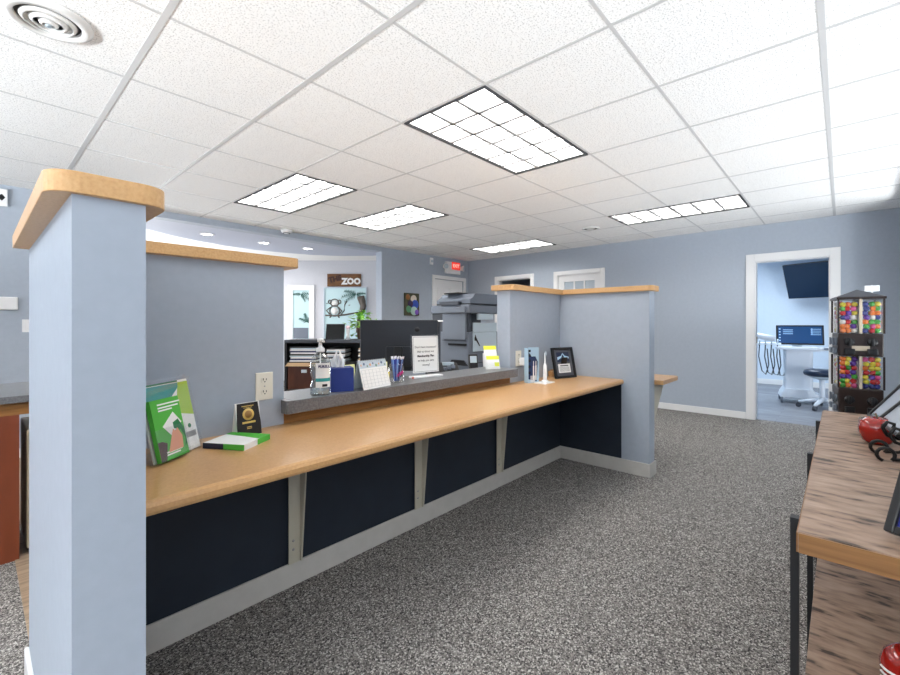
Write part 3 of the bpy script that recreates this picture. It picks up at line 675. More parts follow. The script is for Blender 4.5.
# --- on the desk behind the ledge
DT = .735
t = thing('monitor', 'large black computer monitor seen from behind over the ledge', 'monitor', (2.03, 2.33, DT), ZR)
MB().box(-.275, .275, -.012, .014, .125, .487, bev=.006).build('back_shell', M_mon, t)
MB().box(-.278, .278, .014, .017, .132, .48).build('screen', M_blkp, t)
MB().box(-.09, .09, -.022, -.012, .16, .30, bev=.006).build('mount_hump', M_mon, t)
MB().lathe([(0, 0), (.018, 0), (.018, .002), (0, .002)], 24, (.13, -.0125, .42), 'y').build('round_logo', M_blkp, t)
MB().box(-.03, .03, -.045, -.03, .0, .30, bev=.004).build('stand_neck', M_blkp, t)
MB().prism(rrect(-.13, .13, -.12, .08, (.03,) * 4), 0, .012, 'z', bev=.002).build('stand_foot', M_blkp, t)
t = thing('paper_tray', 'white tray top behind the right edge of the monitor', 'tray', (2.47, 2.45, DT), ZR)
MB().box(-.04, .08, -.02, .02, 0, .475, bev=.003).build('upright', M_greyd, t)
MB().box(-.05, .10, -.05, .05, .475, .487, bev=.003).build('top_plate', M_whitep, t)
t = thing('desk_phone', 'black desk phone beside the copier, just visible over the ledge', 'phone', (2.43, 2.27, DT), -40)
MB().prism([(-.11, 0), (.11, 0), (.11, .15), (-.06, .09), (-.11, .08)], -.12, .12, 'x', bev=.003).build('base', M_blkp, t)
MB().tube([(-.09, -.09, .12), (-.085, -.06, .145), (-.07, 0, .16), (-.085, .06, .165), (-.09, .095, .16)], .016, 10, [.024, .016, .014, .016, .024]).build('handset', M_blkp, t)
mb = MB()
for i in range(3):
    for j in range(4): mb.box(.0 + .03 * i, .022 + .03 * i, -.06 + .03 * j, -.042 + .03 * j, .105 + .008 * i, .125 + .009 * i)
mb.build('keypad', M_grey, t)
mb = MB(); mb.box(.0, .09, .06, .1, .12, .155); mb.build('display', M_greyl, t)
t = thing('card_terminal', 'black card terminal on a stand below the copier panel', 'card terminal', (2.74, 2.22, DT), -35)
MB().lathe([(0, 0), (.05, 0), (.05, .012), (.012, .018), (.012, .06), (0, .06)], 20).build('stand', M_blkp, t)
MB().box(-.038, .038, -.015, .015, .05, .21, bev=.006).xf(Matrix.Translation((0, 0, .0)) @ Matrix.Rotation(R(-12), 4, 'X')).build('body', M_blkp, t)
MB().box(-.028, .028, -.018, -.015, .14, .195).xf(Matrix.Rotation(R(-12), 4, 'X')).build('screen', M_greyl, t)
t = thing('paper_note', 'upright white paper slip between card terminal and yellow leaflets', 'paper', (2.80, 2.14, DT), -20)
MB().prism([(-.01, 0), (-.008, 0), (.010, .22), (.008, .22)], -.03, .03, 'x').build('sheet', M_paper, t)

# --- copier
t = thing('copier', 'tall grey office copier standing behind the counter by the white door', 'copier', (3.84, 3.2, .004))
MB().box(0, .62, 0, .58, .06, 1.09, bev=.012).build('body', M_grey, t)
mb = MB(); mb.box(.02, .60, .02, .56, .0, .06); mb.build('plinth', M_greyd, t)
mb = MB()
for z in (.30, .52, .72): mb.box(.03, .55, -.006, 0, z, z + .008)
mb.build('drawer_seam', M_greyd, t)
MB().box(-.012, 0, .02, .40, .985, .992).build('panel_seam', M_greyd, t)
mb = MB(); mb.box(-.014, 0, .02, .30, .93, .955); mb.build('grip_slot', M_blkp, t)
mb = MB(); mb.prism([(.0, .70), (.28, .70), (.24, .76), (.06, .76)], -.02, 0, 'x'); mb.build('handle_recess', M_blkp, t)
MB().box(.0, .05, .0, .58, 1.09, 1.31).build('left_column', M_greyd, t)
MB().box(.05, .62, .30, .58, 1.09, 1.31).build('rear_column', M_greyd, t)
MB().box(-.03, .0, .015, .38, 1.0, 1.31, bev=.006).build('side_tray_door', M_grey, t)
MB().box(-.03, .64, -.04, .58, 1.31, 1.41, bev=.012).build('scanner', M_grey, t)
MB().box(-.06, -.03, .0, .33, 1.315, 1.385, bev=.008).build('side_lip', M_greyl and M_grey, t)
f_ = MB().prism([(.0, 1.425), (.64, 1.425), (.64, 1.545), (.10, 1.545), (.06, 1.50), (.0, 1.47)], -.03, .50, 'y').build('document_feeder', M_grey, t)
MB().prism([(-.06, 1.41), (.12, 1.425), (.12, 1.448), (-.06, 1.448)], .10, .40, 'y').build('feeder_step', M_greyd, t)
MB().box(.02, .2, .16, .40, 1.545, 1.56, bev=.002).build('paper_guide', M_blkp, f_)
MB().box(-.005, .64, -.045, .5, 1.41, 1.425).build('lid_gap', M_blkp, t)
MB().box(.13, .42, -.05, -.02, 1.235, 1.305, bev=.004).build('control_screen', M_greyl, t)
MB().box(.08, .54, -.014, 0, .86, 1.085, bev=.004).build('front_cover', M_greyl, t)
MB().box(.08, .54, -.016, 0, 1.088, 1.20, bev=.004).build('upper_cover', M_greyl, t)
mb = MB(); mb.prism([(.10, 1.02), (.115, 1.06), (.13, 1.03), (.15, 1.0), (.2, .93), (.19, .92), (.13, .985), (.10, .99)], -.018, -.0155, 'y'); mb.build('decal', M_blkp, t)

# --- low shelf unit in the reception, with what stands on it
sh_ = thing('shelf_unit', 'black open shelf unit behind the ledge holding papers and a wooden drawer', 'shelf unit', zp(-1.32, 5.0, .004), ZR)
mb = MB(); W0, W1 = -.60, .62
mb.box(W0, W1, 0, .42, .965, 1.0, bev=.002); sh_top = mb.build('top', M_greyd, sh_)
mb = MB(); mb.box(W0, W0 + .03, .005, .42, 0, .965); mb.box(W1 - .03, W1, .005, .42, 0, .965); mb.box(W0 + .03, W1 - .03, .40, .42, 0, .965); mb.build('carcass', M_blkp, sh_)
mb = MB(); mb.box(W0 + .03, W1 - .03, .01, .40, .72, .745); mb.build('shelf', M_blkp, sh_); MB().box(W0 + .03, W1 - .03, .01, .40, .40, .425).build('shelf', M_blkp, sh_)
MB().box(-.14, -.12, .01, .4, .425, .72).build('divider', M_blkp, sh_)
dr = MB().box(W0 + .04, -.145, .008, .35, .43, .70, bev=.004).build('drawer', noisy('walnut', [srgb(58, 32, 24), srgb(84, 48, 34)], 10, .35, stretch=(1, 1, .3)), sh_)
mb = MB(); mb.box(-.40, -.34, -.006, .008, .62, .655); mb.build('label_holder', M_greyl, dr)
MB().box(W0, W1, -.002, .004, .385, .40).build('edge_strip', M_greyl, sh_)
def stack(label, x0, x1, z0, n, m, th=.012):
    t = thing('paper_stack', label, 'papers', sh_.matrix_world @ Vector((0, 0, 0)), 0, None)
    t.location = zp(-1.32, 5.0, 0); t.rotation_euler = (0, 0, R(ZR))
    for k in range(n): MB().box(x0 + .006 * (k % 3), x1 - .008 * (k % 2), .03, .34, z0 + k * th, z0 + k * th + th * .8).build('sheaf', m[k % len(m)], t)
navy2 = col('navy_folder', 44, 52, 92)
Z0 = .004 + .745
stack('stack of white papers and navy folders on the upper shelf, left', -.55, -.24, Z0 + .001, 10, [M_paper, navy2, M_paper, M_greyl, M_blkp], .018)
stack('tan folders and paper pile on the upper shelf near the monitor', .25, .56, Z0 + .001, 8, [M_paper, col('manila', 200, 170, 130), M_greyd], .020)
stack('thin pile of grey papers at the middle of the upper shelf', -.12, .1, Z0 + .001, 9, [M_greyl, M_paper, M_blkp], .018)
t = thing('folder_tray', 'flat tan cardboard folder along the front of the upper shelf', 'folder'); t.location = zp(-1.32, 5.0, 0); t.rotation_euler = (0, 0, R(ZR))
MB().prism([(-.58, .700), (-.20, .700), (-.22, .74), (-.55, .74)], -.022, -.004, 'y').build('front_panel', C_['manila'], t)
t = thing('spray_bottle', 'small black and white pump bottle on the shelf behind the tissue', 'bottle'); t.location = zp(-1.13, 4.88, .004 + .0); t.rotation_euler = (0, 0, R(ZR))
bpy.data.objects.remove(t)
# on top
Tp = 1.004
t = thing('tablet_screen', 'dark tablet screen tilted on top of the black shelf unit', 'tablet', zp(-1.36, 5.08, Tp), ZR)
MB().box(-.105, .115, -.006, .006, 0, .19, bev=.004).xf(Matrix.Shear('XZ', 4, (.18, 0)) if False else Matrix.Rotation(R(-14), 4, 'X')).build('body', M_blkp, t)
MB().box(-.095, .105, -.0075, -.006, .01, .18).xf(Matrix.Rotation(R(-14), 4, 'X')).build('screen', col('black_glass', 14, 15, 17, .1), t)
MB().prism([(.05, 0), (.06, 0), (.03, .12), (.025, .12)], -.03, .03, 'x').build('prop', M_blkp, t)
t = thing('vase', 'slender white vase beside the leafy potted plant', 'vase', zp(-1.205, 5.10, Tp))
MB().lathe([(0, 0), (.02, 0), (.018, .05), (.022, .12), (.026, .13), (.02, .13), (.016, .12), (.013, .05), (0, .01)], 18).build('body', M_whitep, t)
MB().ball((0, 0, .145), .028, (1, 1, .8)).build('bloom', col('pale_pink', 226, 200, 205), t)
t = thing('potted_plant', 'bright green leafy plant in a brown pot on the shelf top', 'plant', zp(-1.07, 5.25, Tp))
MB().lathe([(0, 0), (.05, 0), (.065, .12), (.07, .125), (.07, .14), (.06, .14), (.055, .11), (0, .11)], 22).build('pot', col('brown_pot', 104, 80, 60), t)
mb = MB(); stems = MB()
for k in range(120):
    a = random.uniform(0, 6.283); r = abs(random.gauss(.0, .085)); z = .15 + random.uniform(0, .22) * (1 - r / .3)
    if k % 6 == 0: z -= random.uniform(.06, .14); r += .05
    c = Vector((r * math.cos(a), r * math.sin(a), z)); L_ = random.uniform(.05, .08)
    d = Vector((math.cos(a + random.uniform(-.8, .8)), math.sin(a + random.uniform(-.8, .8)), random.uniform(-.6, .5))).normalized()
    s_ = d.cross(Vector((0, 0, 1))).normalized() * L_ * .42; u = s_.cross(d).normalized() * .006
    vs = [c, c + d * L_ * .45 + s_ + u, c + d * L_, c + d * L_ * .45 - s_ + u]
    mb.quad(*vs)
    if k % 4 == 0: stems.tube([(0, 0, .12), (c.x * .5, c.y * .5, z * .75 + .04), tuple(c)], .003, 5)
lv = mb.build('leaves', noisy('leaf', [srgb(70, 130, 40), srgb(130, 185, 70), srgb(170, 210, 100)], 18, .45), t, recalc=False); md = lv.modifiers.new('thick', 'SOLIDIFY'); md.thickness = .0012
stems.build('stems', C_['leaf_green'], t)

# --- play room wall: windows with animal decals, wooden sign
def at_zoo(name, label, cat): return thing(name, label, cat, zp(0, 9, 0), ZR)
M_pane = mat('frosted_pane', srgb(190, 216, 220), .4, emit=srgb(190, 220, 226), emit_s=.12)
M_leafd = col('decal_green', 44, 92, 84)
def zw(name, x0, x1, z0, z1, f, m):
    mb = MB(); mb.box(x0, x0 + f, -.03, 0, z0, z1); mb.box(x1 - f, x1, -.03, 0, z0, z1); mb.box(x0 + f, x1 - f, -.03, 0, z1 - f, z1); mb.box(x0 + f, x1 - f, -.03, 0, z0, z0 + f)
    wn = S(name, mb, m); wn.location = zp(0, 9, 0); wn.rotation_euler = (0, 0, R(ZR))
    MB().box(x0 + f, x1 - f, -.012, 0, z0 + f, z1 - f).build('window_pane', M_pane, wn)
    return wn
def palm(p, parent, cx, cz, fronds, y=-.016):
    mb = MB()
    for ang, L_ in fronds:
        a = R(ang); px, pz = cx, cz
        d = (math.cos(a), math.sin(a)); nrm = (-d[1], d[0])
        for k in range(7):
            f_ = (k + .5) / 7; bx, bz = cx + d[0] * L_ * f_, cz + d[1] * L_ * f_ - .25 * L_ * f_ * f_
            for sg in (1, -1):
                ll = L_ * .38 * (1 - .55 * f_); tx, tz = bx + d[0] * ll * .6 + nrm[0] * sg * ll * .7, bz + d[1] * ll * .6 + nrm[1] * sg * ll * .7 - .02
                mb.prism([(bx - d[0] * .012, bz - d[1] * .012), (tx, tz), (bx + d[0] * .014, bz + d[1] * .014)], y, y + .003, 'y')
    return mb.build(p, M_leafd, parent)
w1 = zw('window_1', -3.375, -2.82, .75, 1.99, .11, M_white)
palm('palm_decal', w1, -3.1, 1.80, [(15, .26), (-20, .24), (165, .18), (-50, .14)])
palm('palm_decal', w1, -2.98, 1.22, [(100, .24), (60, .2), (140, .2), (30, .16)])
MB().box(-3.25, -2.95, -.03, -.013, .88, 1.10).build('dark_lower_panel', M_grey, w1)
w2 = zw('window_2', -2.625, -1.73, .75, 1.945, .022, M_greyl)
palm('palm_decal', w2, -1.95, 1.80, [(175, .30), (150, .28), (200, .26), (20, .2), (-25, .22)])
bark = col('decal_bark', 92, 84, 78)
mb = MB(); mb.tube([(-1.90, -.016, 1.0), (-1.88, -.016, 1.3), (-1.80, -.016, 1.55), (-1.86, -.016, 1.75)], .05, 8, [.06, .05, .07, .08]); mb.tube([(-2.62 + .03, -.016, 1.36), (-2.4, -.016, 1.35), (-2.2, -.016, 1.37), (-1.9, -.016, 1.42)], .016)
mb.tube([(-2.26, -.016, 1.38), (-2.2, -.016, 1.46), (-2.19, -.016, 1.58), (-2.14, -.016, 1.66)], .01)
mb.build('tree_decal', bark, w2)
# a plain seated monkey outline (generic)
mk = MB(); cxm = -2.40
ring = lambda cx, cz, rx, rz_: [(cx + rx * math.cos(a), -.018, cz + rz_ * math.sin(a)) for a in [k * 6.2832 / 18 for k in range(19)]]
mk.tube(ring(cxm, 1.45, .10, .11), .011); mk.tube(ring(cxm, 1.62, .085, .075), .011); mk.tube(ring(cxm - .1, 1.64, .03, .035), .010); mk.tube(ring(cxm + .1, 1.64, .03, .035), .010)
mk.tube([(cxm - .08, -.018, 1.53), (cxm - .17, -.018, 1.46), (cxm - .10, -.018, 1.38)], .012); mk.tube([(cxm + .08, -.018, 1.53), (cxm + .15, -.018, 1.45), (cxm + .1, -.018, 1.39)], .012)
mk.tube([(cxm - .06, -.018, 1.36), (cxm - .10, -.018, 1.31)], .014); mk.tube([(cxm + .06, -.018, 1.36), (cxm + .10, -.018, 1.31)], .014)
mk.build('monkey_decal', bark, w2)
mb = MB(); mb.lathe([(0, 0), (.065, 0), (.065, .003), (0, .003)], 20, (cxm, -.014, 1.61), 'y'); mb.lathe([(0, 0), (.075, 0), (.075, .003), (0, .003)], 20, (cxm, -.014, 1.45), 'y'); mb.build('monkey_face_decal', M_paper, w2)
mb = MB(); mb.tube([(-2.58, -.016, 1.62), (-2.56, -.016, 1.60), (-2.54, -.016, 1.62)], .005, 6); mb.tube([(-2.12, -.016, 1.58), (-2.10, -.016, 1.56), (-2.08, -.016, 1.58)], .005, 6); mb.build('bird_decal', bark, w2)
t = at_zoo('wooden_sign', 'brown wooden sign with THE ZOO lettering above the animal window', 'sign')
t.location = zp(-2.20, 8.98, 2.09)
MB().box(-.35, .35, -.012, .018, -.13, .13, bev=.004).build('board', noisy('stained_board', [srgb(88, 56, 26), srgb(122, 80, 40)], 5, .5, stretch=(1, 1, 7)), t)
text('lettering', 'THE', .145, col('dark_letters', 60, 26, 20), t, (-.185, -.014, .02), (90, -12, 0), ext=.004, bold=.008)
text('lettering', 'ZOO', .17, M_paper, t, (.15, -.014, -.03), ext=.004, bold=.010)

# --- left wall fittings
t = thing('canvas_print', 'small colourful canvas print on the left wall over the monitor', 'picture', (4.99, YL, 1.515))
MB().box(-.16, .16, -.035, 0, -.19, .19, bev=.003).build('canvas', col('olive_ground', 74, 74, 52), t)
for k, (x, z, r, c_) in enumerate([(.03, .09, .07, col('cream_blob', 226, 214, 196)), (.06, .0, .085, col('blue_blob', 60, 90, 190)), (-.04, .01, .06, col('plum_blob', 60, 40, 80)), (-.08, -.08, .06, col('green_blob', 90, 150, 110)), (.04, -.11, .08, col('mint_blob', 170, 200, 190)), (.1, -.13, .05, col('violet_blob', 130, 90, 190)), (-.1, .12, .05, col('orange_blob', 150, 100, 50))]):
    MB().lathe([(0, 0), (r, 0), (r * .9, .001 + .0004 * k), (0, .001 + .0004 * k)], 14, (x, -.035, z), 'y').build('painted_shape', c_, t)
t = thing('exit_sign', 'white and red lit exit sign with twin lamps above the white door', 'exit sign', (6.02, YL, 2.235))
MB().box(-.19, .19, -.06, 0, -.12, .10, bev=.006).build('housing', M_whitep, t)
fc = MB().box(-.06, .17, -.066, -.06, -.04, .10, bev=.002).build('lit_face', mat('exit_red', srgb(214, 60, 50), .4, emit=srgb(226, 60, 48), emit_s=.8), t)
text('lettering', 'EXIT', .085, mat('exit_letters', srgb(250, 200, 190), .4, emit=srgb(255, 190, 170), emit_s=.9), fc, (.055, -.067, .03), bold=.002)
for sx in (-1, 1):
    h_ = MB().lathe([(0, 0), (.035, .0), (.055, .06), (.055, .07), (0, .07)], 18, (0, 0, 0), 'y').xf(Matrix.Translation((sx * .22, -.03, .0)) @ Matrix.Rotation(R(25 * sx), 4, 'Z')).build('lamp_head', M_whitep, t)
    MB().lathe([(0, 0), (.045, .0), (.045, .004), (0, .004)], 16, (0, 0, 0), 'y').xf(Matrix.Translation((sx * .22, -.03, .0)) @ Matrix.Rotation(R(25 * sx), 4, 'Z') @ Matrix.Translation((0, -.069, 0))).build('lens', M_greyl, h_)
t = thing('wall_sensor', 'small white sensor high on the left wall beside the exit sign', 'sensor', (5.47, YL, 2.30))
MB().box(-.035, .035, -.03, 0, -.06, .06, bev=.006).build('body', M_whitep, t)
MB().lathe([(0, 0), (.025, 0), (.018, .014), (0, .018)], 16, (0, -.03, .0), 'y').build('lens', M_greyl, t)
t = thing('thermostat', 'white wall panel left of the near half wall at chest height', 'thermostat', (.155, YL, 1.372))
MB().box(-.11, .11, -.025, 0, -.057, .057, bev=.01).build('body', M_whitep, t)
MB().box(-.09, .03, -.0265, -.025, -.035, .035).build('display', M_whitep, t)
t = thing('light_switch', 'white light switch plate beside the near half wall', 'light switch', (.325, YL, 1.175))
MB().box(-.035, .035, -.006, 0, -.057, .057, bev=.002).build('cover_plate', M_whitep, t)
MB().box(-.016, .016, -.011, -.006, -.032, .032, bev=.002).build('rocker', M_whitep, t)
t = thing('arrow_sign', 'small white sign with black arrows high on the far left wall', 'sign', (.145, YL, 2.29))
MB().box(-.09, .055, -.03, 0, -.075, .075, bev=.004).build('plate', M_whitep, t)
mb = MB(); mb.prism([(-.07, .0), (-.04, .04), (-.02, .04), (-.045, .01), (-.0, .01), (.02, .03), (.04, .0), (.02, -.03), (0, -.01), (-.045, -.01), (-.02, -.04), (-.04, -.04)], -.032, -.03, 'y'); mb.build('arrow_mark', M_blkp, t)

# --- reception desk at far left
t = thing('reception_desk', 'cherry brown reception desk with dark stone top at the left edge', 'desk', (0, 0, 0))
MB().prism(rrect(-1.6, .86, 3.05, 3.75, (0, .02, 0, 0)), .80, .835, 'z', bev=.003).build('countertop', M_stone, t)
MB().box(-1.58, .85, 3.09, 3.12, .735, .80).build('apron', M_panelw, t)
MB().box(-1.58, .156, 3.09, 3.13, .0, .735).build('front_panel', M_redw, t)
MB().box(.126, .156, 3.13, 3.7, .005, .735).build('end_panel', M_redw, t)
MB().box(.80, .84, 3.12, 3.7, .005, .80).build('end_panel', M_redw, t)
t = thing('file_cabinet', 'cream steel pedestal under the cherry reception desk', 'cabinet', (.445, 3.36, .004))
MB().box(-.26, .2, -.22, .22, .02, .64, bev=.008).build('body', M_beige, t)
for k in range(2): 
    d_ = MB().box(-.25, .19, -.236, -.22, .04 + .3 * k, .32 + .3 * k, bev=.004).build('drawer', M_beige, t)
    MB().box(-.09, .03, -.25, -.236, .24 + .3 * k, .26 + .3 * k, bev=.003).build('handle', M_greyl, d_)
mb = MB()
for sx in (-.2, .14):
    for sy in (-.16, .16): mb.cyl((sx, sy, 0), (sx, sy, .02), .02, n=12)
mb.build('feet', M_blkp, t)

# ------------------------------------------------------------------ display table on the right
TT = .78
t = thing('display_table', 'weathered plank display table with lower shelf and black steel posts, right foreground', 'table', (0, 0, 0))
tb = MB().box(1.115, 2.75, -.42, .066, TT - .042, TT, bev=.002).build('tabletop', M_table, t)
MB().box(1.112, 1.1155, -.42, .064, TT - .041, TT - .002).build('edge_band', M_tedge, tb)
MB().box(1.115, 2.75, .0655, .068, TT - .041, TT - .002).build('edge_band', M_tedge, tb)
MB().box(1.02, 2.75, -.42, .064, .342, .377, bev=.002).build('shelf', M_table, t)
for x in (1.19, 1.81, 2.43):
    MB().box(x, x + .022, .068, .083, 0, TT - .001).build('post', M_blk, t)
    MB().box(x, x + .028, -.448, -.42, 0, TT - .001).build('post', M_blk, t)
def apple(name, label, loc, s=1.0, stripes=False):
    t = thing(name, label, 'apple' if not stripes else 'ornament', loc)
    pr = [(0, .012), (.012, .006), (.024, .0), (.04, .012), (.05, .04), (.0505, .058), (.044, .078), (.030, .09), (.016, .09), (.006, .083), (0, .08)]
    MB().lathe([(r * s, z * s) for r, z in pr], 28).build('body', M_red, t)
    MB().tube([(0, 0, .080 * s), (.003 * s, .002 * s, .095 * s), (.010 * s, .004 * s, .104 * s)], .003 * s).build('stem', col('stem_brown', 90, 70, 50), t)
    if stripes:
        for k in range(3):
            mb = MB(); mb.tube([(.0512 * s * math.cos(R(a)) * (1 - .0 * k), .0512 * s * math.sin(R(a)), (.058 - .011 * k) * s + .006 * s * math.sin(R(a * 2 + 40))) for a in range(110, 241, 10)], .0022 * s, 6)
            mb.build('white_stripe', M_whitep, t)
    else:
        mb = MB(); a = Vector((0, 0, .092 * s)); mb.quad(a, a + Vector((.014, .01, .012)) * s, a + Vector((.032, .012, .008)) * s, a + Vector((.018, -.004, .004)) * s); mb.build('leaf', C_['deep_green'], t, recalc=False)
    return t
apple('apple', 'glossy red ceramic apple on the table beside the black easel', (2.11, -.092, TT))
apple('striped_apple', 'red ornament with white stripes on the lower table shelf', (1.385, -.118, .377), 1.1, True)
t = thing('votive_glass', 'small textured glass votive holder behind the red apple', 'votive holder', (2.24, -.09, TT))
MB().lathe([(0, 0), (.036, 0), (.042, .02), (.044, .05), (.042, .065), (.038, .065), (.039, .03), (.03, .008), (0, .008)], 20).build('glass', noisy('crackle_glass', [srgb(70, 66, 60), srgb(150, 146, 138)], 60, .2), t)
MB().lathe([(0, .008), (.03, .008), (.03, .03), (0, .032)], 16).build('candle', M_beige, t)
# easel with tilted tablet-like frame; faces the walkway (+y)
def easel(label, loc, rz, s=1.0):
    t = thing('easel', label, 'easel', loc, rz)
    for x in (-.05, .05):
        pts = [(x * s, -.075 + .02 * math.cos(a) + .0, .022 + .02 * math.sin(a)) for a in [R(k) for k in range(250, -60, -30)]]
        pts += [(x * s, -.06, .01), (x * s, -.03, .012), (x * s, .0, .03)]
        mb = MB(); mb.tube(pts, .005); 
        mb.tube([(x * s, .0, .03), (x * s, .02, .10), (x * s, .05, .20), (x * s * .6, .07, .26)], .005)
        mb.tube([(x * s, .01, .055), (x * s, -.03, .055), (x * s, -.055, .062), (x * s, -.066, .085), (x * s, -.056, .105), (x * s, -.040, .100), (x * s, -.042, .086)], .0055)
        mb.build('scroll_leg', M_iron, t)
    mb = MB(); mb.tube([(0, .05, .20), (0, .12, .01), (0, .135, .005)], .005); mb.build('rear_leg', M_iron, t)
    mb = MB(); mb.tube([(-.05 * s, .015, .07), (.05 * s, .015, .07)], .004); mb.tube([(-.05 * s, .046, .19), (.05 * s, .046, .19)], .004); mb.build('crossbar', M_iron, t)
    return t
def stand_frame(label, loc, rz, W, Hh, tilt, face, b=.012):
    t = thing('picture_frame', label, 'picture frame', loc, rz)
    T = Matrix.Rotation(R(-tilt), 4, 'X')
    mb = MB(); mb.box(-W, -W + b, -.012, .012, 0, Hh, bev=.003); mb.box(W - b, W, -.012, .012, 0, Hh, bev=.003); mb.box(-W + b, W - b, -.012, .012, 0, b, bev=.003); mb.box(-W + b, W - b, -.012, .012, Hh - b, Hh, bev=.003)
    mb.xf(T).build('frame', M_blkp, t)
    MB().box(-W + b, W - b, -.004, .010, b, Hh - b).xf(T).build('picture', face, t)
    return t
easel('black scrolled iron easel on the table holding a tilted frame', (1.91, -.168, TT + .0), 186)
stand_frame('dark frame with pale grey painted glare resting on the iron easel', (2.03, -.112, TT + .066), 188, .13, .24, 40, col('grey_glare', 178, 184, 192, .12))  # glare on the glass is put into the flat picture colour
stand_frame('second dark frame with pale painted glare standing behind the iron easel', (2.50, -.105, TT + .012), 188, .12, .30, 36, col('grey_glare2', 170, 178, 190, .12))
sf = stand_frame('black frame with blue picture standing at the near table edge', (1.16, -.142, TT + .010), 240, .09, .20, 25, col('deep_blue_picture', 40, 48, 120, .15), .016)
MB().prism([(-.07, .06), (.07, .075), (.07, .08), (-.07, .066)], -.006, -.004, 'y').xf(Matrix.Rotation(R(-25), 4, 'X')).build('white_line', M_paper, sf)

# --- gumball machine
t = thing('gumball_machine', 'two tier dark brown gumball tower with clear windows near the operatory door', 'gumball machine', (3.20, -.06, 0), -90 + 9)
hw = .088
MB().lathe([(0, 0), (.17, 0), (.17, .02), (.03, .04), (.022, .06), (.022, .71), (0, .71)], 24).build('pedestal', M_brownm, t)
def tier(z0, z1, z2):
    MB().box(-hw, hw, -hw, hw, z0, z1, bev=.006).build('dispenser_base', M_brownm, t)
    g = MB()
    for a in range(4):
        m_ = Matrix.Rotation(R(90 * a), 4, 'Z'); q = MB(); q.box(-hw + .008, hw - .008, -hw + .004, -hw + .006, z1, z2); me = bpy.data.meshes.new('q'); q.bm.transform(m_); q.bm.to_mesh(me); q.bm.free(); g.bm.from_mesh(me); bpy.data.meshes.remove(me)
    g.build('clear_window', M_clear, t)
    mb = MB()
    for sx in (-1, 1):
        for sy in (-1, 1): mb.box(sx * hw - .004, sx * hw + .004, sy * hw - .004, sy * hw + .004, z1, z2)
    mb.build('corner_post', M_brownm, t)
    mb = MB(); mb.box(-.006, .006, -hw - .003, -hw + .004, z1, z2); mb.build('window_mullion', col('tan_strip', 196, 182, 160), t)
    MB().box(-.004, .004, -hw + .008, hw - .008, z1, z2 - .002).build('divider', M_paper, t); 
    for (fx, fy, rz) in ((-hw * .5, -hw, 0), (hw * .5, -hw, 0), (-hw, .5 * hw, -90), (-hw, -.5 * hw, -90)):
        m_ = Matrix.Translation((fx, fy, 0)) @ Matrix.Rotation(R(rz), 4, 'Z')
        zc = (z0 + z1) / 2
        mb = MB(); mb.lathe([(0, 0), (.021, 0), (.021, .006), (.016, .009), (0, .009)], 18, (0, 0, zc + .015), 'y'); mb.box(-.005, .005, -.018, -.010, zc - .006, zc + .036, bev=.002); mb.xf(m_)
        mb.build('coin_knob', M_blkp if rz == 0 else M_grey, t)
        mb = MB(); mb.box(-.02, .02, -.016, 0, zc - .05, zc - .02, bev=.003); mb.xf(m_); mb.build('chute_door', M_blkp if rz == 0 else M_grey, t)
Z = (.705, .855, 1.025, 1.145, 1.325)
tier(Z[0], Z[1], Z[2]); tier(Z[2], Z[3], Z[4])
MB().prism([(-hw - .008, -hw - .008), (hw + .008, -hw - .008), (hw + .008, hw + .008), (-hw - .008, hw + .008)], Z[4], Z[4] + .012).build('roof_rim', M_brownm, t)
mb = MB(); a = hw + .008; ap = (0, 0, Z[4] + .055)
cs = [(-a, -a, Z[4] + .012), (a, -a, Z[4] + .012), (a, a, Z[4] + .012), (-a, a, Z[4] + .012)]
for k in range(4): mb.bm.faces.new([mb.bm.verts.new(p) for p in (cs[k], cs[(k + 1) % 4], ap)])
mb.build('peaked_roof', M_greyd, t)
MB().box(-.035, .035, -hw - .0015, -hw - .0005, Z[2] + .03, Z[2] + .055).build('price_label', C_['tan_strip'], t)
gm = t
t = thing('price_card', 'small white card standing behind the gumball tower roof', 'card', (3.20, -.06, 0), -90 + 9)
MB().box(.04, .10, .05, .056, Z[4] + .045, Z[4] + .078, bev=.002).build('card', M_whitep, t)
MB().box(.068, .076, .056, .062, Z[4] + .0125, Z[4] + .08).build('stem', M_whitep, t)
text('lettering', '25c', .03, col('lilac_ink', 120, 90, 170), t, (.072, .0495, Z[4] + .063)) if False else None
